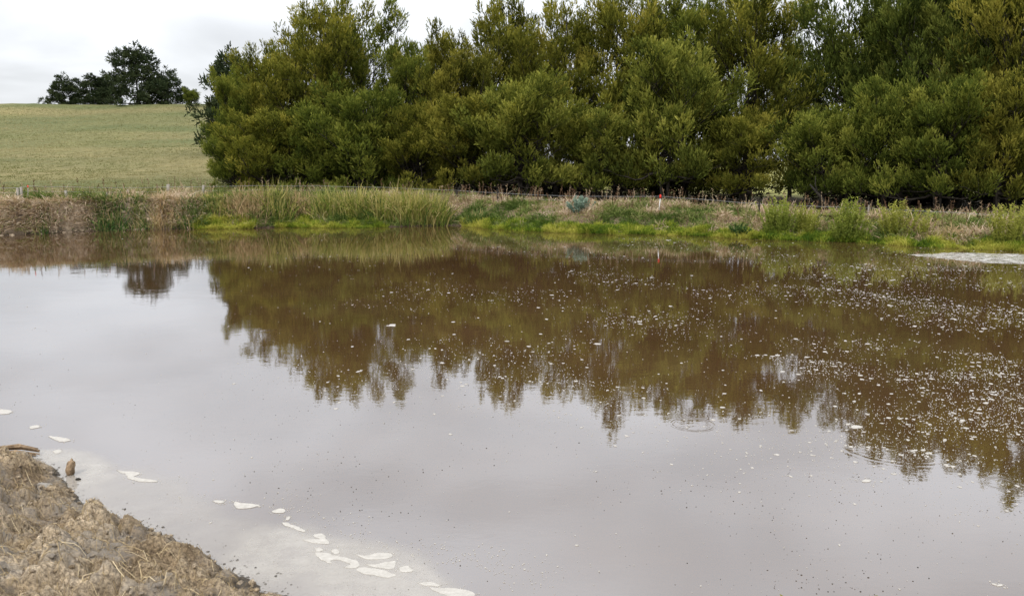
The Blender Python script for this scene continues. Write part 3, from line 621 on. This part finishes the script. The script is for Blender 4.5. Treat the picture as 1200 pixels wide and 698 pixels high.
# ------------------------------------------------------------------ near bank
step = .019; bx = np.arange(-8.6, 4.7, step); by = np.arange(-1.2, 8.9, step); BX, BY = np.meshgrid(bx, by)
dn = ynear(BX) - BY
wob = .15 * fbm(BX * 3, BY * 3, 3, 81); dnw = dn + wob
base = nearz(BX, BY)
f1, f2, cid = worley(BX * 3.2 + .6 * fbm(BX * 4, BY * 4, 2, 82), BY * 3.2, 83)
g1, g2, gid = worley(BX * 9 + 1.0 * fbm(BX * 9, BY * 9, 2, 86), BY * 9, 87)
h1, h2, hid = worley(BX * 22, BY * 22, 91)
am = sst(-.05, .35, dnw)
BZ = np.where(dnw > 0, .40 * (1 - np.exp(-np.maximum(dnw, 0) / 1.05)) + .14 * np.clip(dnw - .6, 0, 3), dnw * .35)
rid = np.abs(fbm(BX * 5, BY * 5, 4, 94))
BZ += am * (.13 * (cid - .35) * sst(.0, .3, f2 - f1) + .16 * fbm(BX * 2.2, BY * 2.2, 3, 95)) + (am * .6 + .4 * sst(-.05, .05, dnw)) * (.085 * (gid - .3) * sst(0, .35, g2 - g1) + .03 * (hid - .4) * sst(0, .25, h2 - h1) - .07 * rid - .05 * am * (1 - sst(0, .13, f2 - f1)) + .03 * fbm(BX * 16, BY * 16, 4, 97, .75) + .02)
BZ = np.where(dnw < -.12, np.minimum(BZ, -.02), BZ)
keep = (dn > -.5) & (BY < 8.8)
idx = gridloops(len(bx), len(by)); kf = keep.ravel()[idx].all(1) & (dn.ravel()[idx[:, 0]] < 6.5)
idx = idx[kf]; used, inv = np.unique(idx, return_inverse=True)
V = np.stack((BX, BY, BZ), -1).reshape(-1, 3)[used]
tn = np.clip(.5 + .5 * (gid - .5) + .5 * fbm(BX * 1.5, BY * 1.5, 3, 99) + .5 * (cid - .5), 0, 1).ravel()[used]
wetv = (1 - sst(.01, .085, BZ + .05 * fbm(BX * 6, BY * 6, 3, 101))).ravel()[used]
em, t, o = new_mat('dry_mud'); b = N(t, 'ShaderNodeBsdfPrincipled')
at_ = N(t, 'ShaderNodeAttribute', attribute_name='tint'); aw = N(t, 'ShaderNodeAttribute', attribute_name='wet')
cA = ramp(t, at_.outputs['Fac'], ((0, (.17, .125, .08)), (.5, (.32, .255, .175)), (1, (.48, .40, .30))))
cA = mixc(t, 1., cA, ramp(t, noise(t, 45, 6, .75), ((.32, (.22, .20, .175)), (.48, (1, .97, .93)), (.62, (1.85, 1.8, 1.7)))), 'MULTIPLY')
cA = mixc(t, 1., cA, ramp(t, noise(t, 5, 4, .6), ((.3, (.75, .72, .68)), (.7, (1.15, 1.15, 1.15)))), 'MULTIPLY')
cA = mixc(t, ramp(t, noise(t, 2.2, 5, .65), ((.45, (0, 0, 0)), (.6, (.7, .7, .7)))), cA, (.33, .30, .265))
cA = mixc(t, M(t, 'MULTIPLY', aw.outputs['Fac'], .85), cA, (.035, .03, .025)); t.links.new(cA, b.inputs['Base Color'])
t.links.new(M(t, 'MULTIPLY_ADD', aw.outputs['Fac'], -.55, .95), b.inputs['Roughness'])
b.inputs['Specular IOR Level'].default_value = .3
bp = N(t, 'ShaderNodeBump'); bp.inputs['Strength'].default_value = 1.; bp.inputs['Distance'].default_value = .02; t.links.new(noise(t, 45, 8, .85), bp.inputs['Height'])
t.links.new(bp.outputs[0], b.inputs['Normal']); t.links.new(b.outputs[0], o.inputs[0])
tag(mk('bank', V, inv.reshape(-1, 4), 4, em, None, {'tint': tn, 'wet': wetv}, True), kind='structure')
def bz(x, y):
    i = np.clip(((np.asarray(x) - bx[0]) / step).round().astype(int), 0, len(bx) - 1); j = np.clip(((np.asarray(y) - by[0]) / step).round().astype(int), 0, len(by) - 1)
    return BZ[j, i]
# crumbs of dry mud and clay
def lumps(n, P, r, flat=.7):
    ph = (1 + 5 ** .5) / 2
    I = unit(np.array([(-1, ph, 0), (1, ph, 0), (-1, -ph, 0), (1, -ph, 0), (0, -1, ph), (0, 1, ph), (0, -1, -ph), (0, 1, -ph), (ph, 0, -1), (ph, 0, 1), (-ph, 0, -1), (-ph, 0, 1)], float))
    Fc = np.array([(0, 11, 5), (0, 5, 1), (0, 1, 7), (0, 7, 10), (0, 10, 11), (1, 5, 9), (5, 11, 4), (11, 10, 2), (10, 7, 6), (7, 1, 8), (3, 9, 4), (3, 4, 2), (3, 2, 6), (3, 6, 8), (3, 8, 9), (4, 9, 5), (2, 4, 11), (6, 2, 10), (8, 6, 7), (9, 8, 1)])
    s = rng.uniform(.6, 1.3, (n, 12, 1)); ax = rng.uniform(.6, 1.4, (n, 1, 3)) * (1, 1, flat)
    V = P[:, None] + I[None] * s * ax * np.asarray(r)[:, None, None]
    return V.reshape(-1, 3), (Fc[None] + np.arange(n)[:, None, None] * 12).ravel(), np.full(n * 20, 3)
def nearpts(n, d0, d1, x0=-6.5, x1=1.5, p=1.):
    x = rng.uniform(x0, x1, n); dd = d0 + (d1 - d0) * rng.uniform(0, 1, n) ** p; y = ynear(x) - dd; return x, y
x, y = lump_pts(1500); r = .02 + .09 * rng.uniform(0, 1, len(x)) ** 2.5; g = Geo(); V_, L_, T_ = lumps(len(x), np.stack((x, y, np.maximum(gz(x, y), .0) - .01), 1), r, .6); g.add(V_, L_, T_)
tag(g.build('clay_clods', CLAY), 'pale crumbling clay clods on the eroded bank at the far left', 'clay', kind='stuff')
x, y = nearpts(16000, -.02, 4.2, p=1.2); r = .003 + .017 * rng.uniform(0, 1, len(x)) ** 5
r[:420] = .012 + .024 * rng.uniform(0, 1, 420) ** 2; z_off = np.where(np.arange(len(x)) < 420, -.25, .3)
g = Geo(); V_, L_, T_ = lumps(len(x), np.stack((x, y, bz(x, y) + r * z_off), 1), r); g.add(V_, L_, T_, np.repeat(np.clip(rng.normal(.6, .25, len(x)), 0, 1), 12))
o = g.build('mud_crumbs', em); tag(o, 'loose crumbs of dry mud scattered over the near bank', 'soil', kind='stuff')
# straw
STRAW = leaf_mat('straw', ((0, (.14, .10, .065)), (.4, (.30, .23, .14)), (.75, (.48, .37, .21)), (1, (.70, .58, .38))), .15)
def strands(g, n, d0, d1, l0, l1, w0, w1, lift, tn0, x0=-6.5, x1=1.):
    x, y = nearpts(n, d0, d1, x0, x1); th = rng.uniform(0, 2 * np.pi, n); ln = rng.uniform(l0, l1, n); cv = rng.normal(0, .45, n); pts = []
    K = 6; px_, py_ = x.copy(), y.copy(); wv = rng.uniform(w0, w1, n); lf = rng.uniform(.2, 1, n) * lift
    Vs = []
    for k in range(K):
        a = th + cv * (k / (K - 1) - .5) * 1.2
        z = bz(px_, py_) + .003 + lf * math.sin(math.pi * min(1, (k + .3) / (K - .5))) 
        sx_, sy_ = -np.sin(a) * wv / 2, np.cos(a) * wv / 2
        Vs.append(np.stack((px_ + sx_, py_ + sy_, z), 1)); Vs.append(np.stack((px_ - sx_, py_ - sy_, z + wv * .3), 1))
        px_ = px_ + np.cos(a) * ln / (K - 1); py_ = py_ + np.sin(a) * ln / (K - 1)
    Vv = np.stack(Vs, 1); Vz = Vv[:, :, 2]; m = (Vz[:, 0::2]); ms_ = m.copy(); ms_[:, 1:-1] = np.maximum(m[:, 1:-1], (m[:, :-2] + m[:, 2:]) / 2); Vz[:, 0::2] = ms_; Vz[:, 1::2] = ms_ + .001
    q = np.concatenate([(2 * k, 2 * k + 2, 2 * k + 3, 2 * k + 1) for k in range(K - 1)])
    g.add(Vv.reshape(-1, 3), (q[None] + np.arange(n)[:, None] * 2 * K).ravel(), np.full(n * (K - 1), 4), np.repeat(np.clip(rng.normal(tn0, .22, n), 0, 1), 2 * K))
g = Geo(); strands(g, 2600, .2, 3.6, .05, .24, .0014, .0038, .014, .7); strands(g, 34000, .03, 3.6, .015, .07, .0012, .0028, .007, .38)
tag(g.build('straw_litter', STRAW), 'dry straw and root fibres strewn over the near bank', 'straw', kind='stuff')
# ------------------------------------------------------------------ single things at the near waterline
ROCK = solid('brown_clod', (.10, .07, .045), (.42, .30, .19), 16, .85, .8); PALE = solid('pale_stone', (.22, .20, .175), (.34, .32, .29), 12, .8, .3)
def rock(name, c, r3, mat, label, cat, seed):
    import bmesh
    bm = bmesh.new(); bmesh.ops.create_icosphere(bm, subdivisions=4, radius=1)
    co = np.array([v.co for v in bm.verts]); n_ = fbm(co[:, 0] * 1.4 + seed, co[:, 1] * 1.4 + co[:, 2] * 1.1, 4, seed) ; n2 = np.abs(fbm(co[:, 2] * 2 + seed, co[:, 0] * 2 - co[:, 1], 3, seed + 3))
    co = co * (1 + .45 * n_ - .25 * n2)[:, None]
    co = np.sign(co) * np.abs(co) ** 1.0 * r3
    for v, p in zip(bm.verts, co): v.co = p
    me = bpy.data.meshes.new(name); bm.to_mesh(me); bm.free(); me.materials.append(mat)
    o = link(bpy.data.objects.new(name, me)); o.location = c; return tag(o, label, cat)
p = at(83, 556); o = rock('clod', (p[0], p[1], .06), (.037, .037, .072), ROCK, 'upright brown clod standing in the water just off the near bank', 'clod', 5); o.rotation_euler = (.1, .25, .4)
p = at(92, 562); rock('pebble', (p[0], p[1], .005), (.022, .014, .012), DARKW, 'tiny dark pebble in the water beside the upright brown clod', 'pebble', 8)
p = at(53, 566, .1); o = rock('stone', (p[0], p[1], float(bz(p[0], p[1])) + .035), (.07, .05, .04), PALE, 'pale grey angular stone on the near bank below the upright clod', 'stone', 12)
g = Geo(); p = at(22, 534); 
for k in range(7):
    a = rng.uniform(-.1, .1); L0 = rng.uniform(.14, .21); zz = .012 + .011 * k; off = rng.normal(0, .018, 2)
    tube(g, np.array(((-L0 + off[0], off[1] - L0 * a, zz), (off[0], off[1] + .004, zz + .012), (L0 + off[0], off[1] + L0 * a, zz * .7))), (.006, .012, .005), 6)
o = g.build('driftwood', ROCK, None, True); o.location = (p[0], p[1], .0); tag(o, 'dark splintered piece of driftwood lying at the near waterline', 'driftwood')
# young weed tips poking into the bottom edge
LEAFM = leaf_mat('young_leaf', ((0, (.14, .16, .03)), (1, (.34, .32, .07))), .3)
for (px, lab) in ((918, 'small yellow-green weed tip at the bottom edge, left of the three'), (1021, 'small yellow-green weed tip at the bottom edge, middle of the three'), (1157, 'small yellow-green weed tip at the bottom edge, right of the three')):
    tp = at(px, 692 if px == 1021 else 694, .38); zb = -.05; g = Geo(); b0 = np.array((tp[0], tp[1] - .12, zb)); h = .38 - zb
    tube(g, np.array(((0, 0, 0), (0, .03, h * .5), (0, .11, h * .93))), (.004, .003, .002), 5, .3)
    k = 16; f = np.linspace(.3, .95, k)[:, None]; P = np.concatenate((f * 0, f ** 2 * .11, f * h), 1); leaves(g, P, unit(rng.normal(0, 1, (k, 3)) * (1, 1, .3) + (0, 0, .4)), rng.uniform(.02, .045, k), rng.uniform(.008, .014, k), rng, rng.uniform(0, 1, k))
    o = g.build('weed_sprig', LEAFM); o.location = b0; tag(o, lab, 'weed', 'weed tips at the water edge by the camera')
# ------------------------------------------------------------------ foam
fm, t, o = new_mat('foam'); b = N(t, 'ShaderNodeBsdfPrincipled'); b.inputs['Roughness'].default_value = .7
t.links.new(ramp(t, noise(t, 30, 5, .7), ((.3, (.38, .36, .325)), (.7, (.52, .495, .455)))), b.inputs['Base Color'])
bp = N(t, 'ShaderNodeBump'); bp.inputs['Strength'].default_value = .5; bp.inputs['Distance'].default_value = .004; t.links.new(noise(t, 120, 3, .6), bp.inputs['Height']); t.links.new(bp.outputs[0], b.inputs['Normal'])
t.links.new(b.outputs[0], o.inputs[0])
import bmesh
def smooth_loop(Q, k=6):
    n = len(Q); out = []
    for i in range(n):
        p0, p1, p2, p3 = Q[i - 1], Q[i], Q[(i + 1) % n], Q[(i + 2) % n]
        for s in np.arange(k) / k: out.append(.5 * ((2 * p1) + (p2 - p0) * s + (2 * p0 - 5 * p1 + 4 * p2 - p3) * s * s + (3 * p1 - p0 - 3 * p2 + p3) * s ** 3))
    return np.array(out)
def foam(pts, label, th=.0045, wob=.008):
    W = np.array([at(a, c)[:2] for a, c in pts]); c = W.mean(0); W = smooth_loop(W - c)
    W += np.stack((vn(W[:, 0] * 25 + c[0] * 9, W[:, 1] * 25, 5), vn(W[:, 0] * 25, W[:, 1] * 25 + c[0] * 7, 6)), 1) * wob * 2
    bm = bmesh.new(); lo = [bm.verts.new((*p, -.01)) for p in W]; mid = [bm.verts.new((*p, th * .6)) for p in W]
    nrm = unit(np.roll(W, 1, 0) - np.roll(W, -1, 0))[:, ::-1] * (1, -1); area = .5 * np.sum(W[:, 0] * np.roll(W[:, 1], -1) - W[:, 1] * np.roll(W[:, 0], -1))
    ins = W + nrm * .003 * (1 if area > 0 else -1) * (1 if True else 1)
    top = [bm.verts.new((*p, th)) for p in ins]
    n = len(W)
    for i in range(n):
        j = (i + 1) % n; bm.faces.new((lo[i], lo[j], mid[j], mid[i])); bm.faces.new((mid[i], mid[j], top[j], top[i]))
    f = bm.faces.new(top); bmesh.ops.triangulate(bm, faces=[f]); bmesh.ops.recalc_face_normals(bm, faces=bm.faces)
    me = bpy.data.meshes.new('foam_patch'); bm.to_mesh(me); bm.free(); me.materials.append(fm)
    o = link(bpy.data.objects.new('foam_patch', me)); o.location = (c[0], c[1], 0); return tag(o, label, 'foam', 'foam patches floating near the bank')
A = lambda L: [(300 + a / 3, 540 + c / 3) for a, c in L]
B = lambda L: [(a / 2.9325, 460 + c / 2.9325) for a, c in L]
foam(A([(208, 325), (245, 323), (300, 336), (350, 350), (366, 364), (345, 374), (318, 371), (336, 362), (300, 349), (264, 349), (268, 360), (240, 352), (222, 342)]), 'largest hooked foam patch of the bottom cluster')
foam(A([(350, 328), (385, 331), (430, 324), (478, 328), (474, 339), (430, 345), (395, 346), (372, 338)]), 'long smooth foam patch at the top of the bottom cluster')
foam(A([(385, 362), (420, 363), (455, 356), (488, 352), (490, 372), (470, 380), (440, 374), (410, 369)]), 'foam patch under the long smooth one in the bottom cluster')
foam(A([(358, 378), (392, 374), (430, 382), (470, 390), (492, 404), (460, 409), (425, 403), (395, 397), (362, 389)]), 'foam patch at the lower right of the hooked patch')
foam(A([(502, 374), (530, 370), (555, 384), (540, 390), (512, 388)]), 'small oval foam patch at the right end of the bottom cluster')
foam(A([(575, 430), (610, 427), (645, 434), (640, 439), (600, 437)]), 'thin foam sliver just above the foam at the bottom edge')
foam(A([(610, 446), (650, 449), (700, 446), (755, 458), (768, 476), (700, 480), (650, 464)]), 'foam patch lying on the bottom edge of the picture')
foam(A([(92, 216), (110, 217), (140, 230), (172, 243), (165, 248), (130, 237), (98, 224)]), 'narrow slanting foam streak left of the two-lobed patch')
foam(A([(200, 262), (225, 256), (248, 263), (244, 274), (262, 284), (250, 291), (215, 290), (165, 275), (200, 276), (222, 274)]), 'two-lobed foam patch above the hooked patch')
foam(A([(58, 178), (80, 168), (103, 172), (100, 180), (72, 182)]), 'small foam patch above the narrow slanting streak')
foam(A([(206, 309), (225, 305), (236, 313), (220, 319), (208, 315)]), 'tiny round foam blob touching the left end of the hooked patch')
foam(A([(266, 314), (285, 312), (294, 322), (280, 327), (270, 322)]), 'tiny foam blob just above the middle of the hooked patch')
foam(A([(105, 202), (116, 194), (121, 201), (112, 208)]), 'tiny pointed foam blob between the small patch and the slanting streak')
foam(B([(-20, 58), (20, 58), (42, 66), (20, 73), (-20, 72)]), 'foam patch at the left edge of the picture')
foam(B([(102, 117), (125, 112), (142, 117), (120, 123), (103, 122)]), 'small flat foam patch second from the left edge')
foam(B([(165, 150), (200, 152), (245, 162), (220, 168), (198, 165), (180, 157)]), 'wedge shaped foam patch above the driftwood')
foam(B([(180, 203), (200, 196), (212, 202), (195, 209)]), 'small foam patch straight above the upright brown clod')
foam(B([(400, 266), (430, 271), (470, 272), (480, 280), (460, 288), (490, 294), (540, 302), (530, 307), (470, 303), (440, 292), (430, 281)]), 'jagged zigzag foam patch right of the upright brown clod')
foam(B([(735, 371), (760, 370), (772, 375), (755, 379)]), 'tiny foam sliver left of the foam patch with pointed ends')
foam(B([(808, 375), (830, 379), (870, 382), (892, 386), (860, 395), (812, 396)]), 'foam patch with pointed ends left of the small patch above the streak')
foam([(1070, 298.5), (1120, 296.5), (1170, 297.2), (1230, 299), (1290, 300), (1290, 311), (1240, 312), (1205, 309.5), (1160, 308), (1120, 304.5), (1090, 301.4)], 'long white foam raft against the far bank at the right', .003, .12)
for (px, py, rp, lab) in ((1004, 500, 6, 'flat white foam blob among flecks right of the ripple ring'), (994, 497, 3, 'smaller foam blob touching the flat one right of the ripple ring'), (1070, 528, 4, 'foam blob on the dark reflection edge at the lower right'), (700, 403, 3.5, 'bright foam sliver in the middle of the tree reflection'), (1015, 563, 5, 'buff foam blob floating on the open grey water'), (1170, 685, 4, 'buff foam blob near the bottom right corner'), (460, 381, 4.5, 'foam sliver in the left part of the tree reflection')):
    th = np.linspace(0, 2 * np.pi, 9)[:-1]; rr = rp * rng.uniform(.6, 1.2, 8); foam(list(zip(px + np.cos(th) * rr, py + np.sin(th) * rr * .3)), lab)
tf, t, o2_ = new_mat('thin_foam'); b = N(t, 'ShaderNodeBsdfPrincipled'); b.inputs['Roughness'].default_value = .6; b.inputs['Base Color'].default_value = (.68, .66, .62, 1)
tr = N(t, 'ShaderNodeBsdfTransparent'); ms = N(t, 'ShaderNodeMixShader')
mpf = N(t, 'ShaderNodeMapping'); mpf.inputs['Scale'].default_value = (.7, 2.4, 1); gg = N(t, 'ShaderNodeNewGeometry'); t.links.new(gg.outputs['Position'], mpf.inputs[0])
t.links.new(ramp(t, noise(t, 4.5, 9, .85, mpf.outputs[0]), ((.46, (.0, .0, .0)), (.56, (.9, .9, .9)))), ms.inputs[0])
t.links.new(tr.outputs[0], ms.inputs[1]); t.links.new(b.outputs[0], ms.inputs[2]); t.links.new(ms.outputs[0], o2_.inputs[0])
for ob in sc.objects:
    if ob.get('label', '').startswith('long white foam raft'): ob.data.materials[0] = tf
# tiny flecks of foam
def discs(g, x, y, r, rng, z=.004, k=7, ar=None):
    n = len(x); th = np.arange(k) * 2 * np.pi / k; rr = r[:, None] * rng.uniform(.55, 1.25, (n, k)); ang = rng.uniform(0, np.pi, n)[:, None]; e = rng.uniform(.45, 1., n)[:, None]
    a = rr * np.cos(th); c = rr * np.sin(th) * e
    top = np.stack((x[:, None] + a * np.cos(ang) - c * np.sin(ang), y[:, None] + a * np.sin(ang) + c * np.cos(ang), np.full((n, k), z)), -1)
    bot = top.copy(); bot[..., :2] = (bot[..., :2] - np.stack((x, y), 1)[:, None]) * 1.12 + np.stack((x, y), 1)[:, None]; bot[..., 2] = -.004
    V = np.concatenate((top, bot), 1).reshape(-1, 3); q = [list(range(k))]; 
    i = np.arange(k); side = np.stack((i, i + k, (i + 1) % k + k, (i + 1) % k), 1)
    Lp = np.concatenate((i, side.ravel())); T = np.concatenate(([k], np.full(k, 4)))
    g.add(V, (Lp[None] + np.arange(n)[:, None] * 2 * k).ravel(), np.tile(T, n))
def rays_xy(px, py):
    u = (px - 600) / F; v = (349 - py) / F; dy = cP + v * sP; dz = -sP + v * cP; return u * -EYE / dz, dy * -EYE / dz
g = Geo()
n = 300000; px = rng.uniform(-40, 1260, n); py = 278 + 420 * rng.uniform(0, 1, n); x, y = rays_xy(px, py)
side = np.clip((px - 230) / 780, 0, 1) ** 1.15
low = 1 / (1 + np.exp((py - (430 + .11 * (px - 200))) / 22))
mott = np.clip(.45 + 2.2 * fbm(x * .45, y * .45, 3, 111), .05, 1.7)
arc = np.exp(-(fbm(x * .22, y * .45, 2, 117) / .05) ** 2)
edge = np.exp(-((py - 302 - 4 * vn(px * .03, px * 0, 3)) / 5.) ** 2) * np.clip((px - 1010) / 90, 0, 1)
dens = side * low * mott * (.5 + .9 * arc) + .004 + .9 * edge
k = (rng.uniform(0, 1, n) < dens * .62) & (y < yfar(x) - .3); x, y, px, py = x[k], y[k], px[k], py[k]; dist = np.hypot(x, y); q = rng.uniform(0, 1, len(x))
r = (.0019 + .0045 * q ** 3 + .019 * q ** 30) * np.clip(dist / 8, .75, 1.7)
discs(g, x, y, r, rng)
# crumbs of foam round each patch
for ob in [q_ for q_ in sc.objects if q_.name.startswith('foam_patch') and q_.location.y < 9]:
    vv = np.array([v.co[:2] for v in ob.data.vertices]); vv = vv[rng.integers(0, len(vv), 34)] * rng.uniform(1., 1.25, (34, 1)) + rng.normal(0, .02, (34, 2)) + np.array(ob.location[:2])
    discs(g, vv[:, 0], vv[:, 1], .0015 + .005 * rng.uniform(0, 1, 34) ** 3, rng)
# finer trail by the near bank
n = 900; px = rng.uniform(200, 760, n); py = 560 + (px - 200) * .27 + rng.normal(0, 16, n); dr = np.array([ray(a, c) for a, c in zip(px, py)]); tt = -EYE / dr[:, 2]; x, y = dr[:, 0] * tt, dr[:, 1] * tt
kk = vn(x * 2.5, y * 2.5, 121) > .02; discs(g, x[kk], y[kk], .002 + .006 * rng.uniform(0, 1, kk.sum()) ** 4, rng)
tag(g.build('foam_flecks', fm), 'countless small white flecks of foam drifting on the pond', 'foam', kind='stuff')
# dark specks and bubbles
SPECK = solid('speck', (.03, .025, .02), (.10, .085, .07), 50, .5, 0)
n = 6000; px = rng.uniform(-20, 1220, n); py = rng.uniform(430, 705, n); dr = np.array([ray(a, c) for a, c in zip(px, py)]); tt = -EYE / dr[:, 2]; x, y = dr[:, 0] * tt, dr[:, 1] * tt
k = (rng.uniform(0, 1, n) < np.clip(.06 + 1.6 * fbm(x * 1.1, y * 1.1, 3, 131), .04, .7)) & (y > ynear(x) + .1); x, y = x[k], y[k]
r = .0016 + .004 * rng.uniform(0, 1, len(x)) ** 3; g = Geo(); V_, L_, T_ = lumps(len(x), np.stack((x, y, np.full(len(x), .001)), 1), r, .6); g.add(V_, L_, T_)
n = 14000; xx, yy_ = nearpts(n, -.6, .04, -6, .5, 1.); kk = (rng.uniform(0, 1, n) < np.exp(-(ynear(xx) - yy_) ** 2 / (.012 + .05 * np.clip(vn(xx * 2, yy_ * 2, 151) + .2, 0, 1)))); xx, yy_ = xx[kk], yy_[kk]; r = .0018 + .011 * rng.uniform(0, 1, len(xx)) ** 6
V_, L_, T_ = lumps(len(xx), np.stack((xx, yy_, np.full(len(xx), .0)), 1), r, .5); g.add(V_, L_, T_)
tag(g.build('floating_specks', SPECK), 'dark specks of debris and insects on the water', 'debris', kind='stuff')
# milky scum film along the near bank
sm, t, o = new_mat('milky_scum'); b = N(t, 'ShaderNodeBsdfPrincipled'); b.inputs['Roughness'].default_value = .25; b.inputs['Base Color'].default_value = (.46, .39, .32, 1)
t.links.new(ramp(t, noise(t, 2.5, 5, .6), ((.3, (.53, .495, .44)), (.7, (.62, .585, .53)))), b.inputs['Base Color'])
tr = N(t, 'ShaderNodeBsdfTransparent'); ms = N(t, 'ShaderNodeMixShader'); cov = N(t, 'ShaderNodeAttribute', attribute_name='cover')
cf = M(t, 'MULTIPLY', cov.outputs['Fac'], M(t, 'MULTIPLY_ADD', noise(t, 6, 6, .7), 1.2, .25, True), None, True)
t.links.new(cf, ms.inputs[0]); t.links.new(tr.outputs[0], ms.inputs[1]); t.links.new(b.outputs[0], ms.inputs[2]); t.links.new(ms.outputs[0], o.inputs[0])
st_ = .03; fx = np.arange(-6.2, 2.2, st_); fy = np.arange(2.6, 8.6, st_); FX, FY = np.meshgrid(fx, fy); off = FY - ynear(FX)
wd = np.interp(FX, (-6, -4.4, -3.6, -3.0, -2.2, -1.4, -.6, .5, 2), (.1, .12, .55, .95, .8, .95, .9, .5, .1)) * (1 + .5 * fbm(FX * 1.2, FY * 1.2, 3, 141))
band = off + .12 * fbm(FX * 3, FY * 3, 4, 143)
cover = (1 - sst(.7, 1.08, band / wd)) * (.36 + .34 * sst(-.35, .25, fbm(FX * 1.4, FY * 1.4, 3, 147))) * .75
idx = gridloops(len(fx), len(fy)); kf = ((cover > .001).ravel()[idx].any(1)) & (off.ravel()[idx[:, 0]] > -.4)
idx = idx[kf]; used, inv = np.unique(idx, return_inverse=True)
tag(mk('scum_film', np.stack((FX, FY, np.full(FX.shape, .0025)), -1).reshape(-1, 3)[used], inv.reshape(-1, 4), 4, sm, None, {'cover': cover.ravel()[used]}, True), 'milky beige scum film on the water along the near bank', 'scum', kind='stuff')
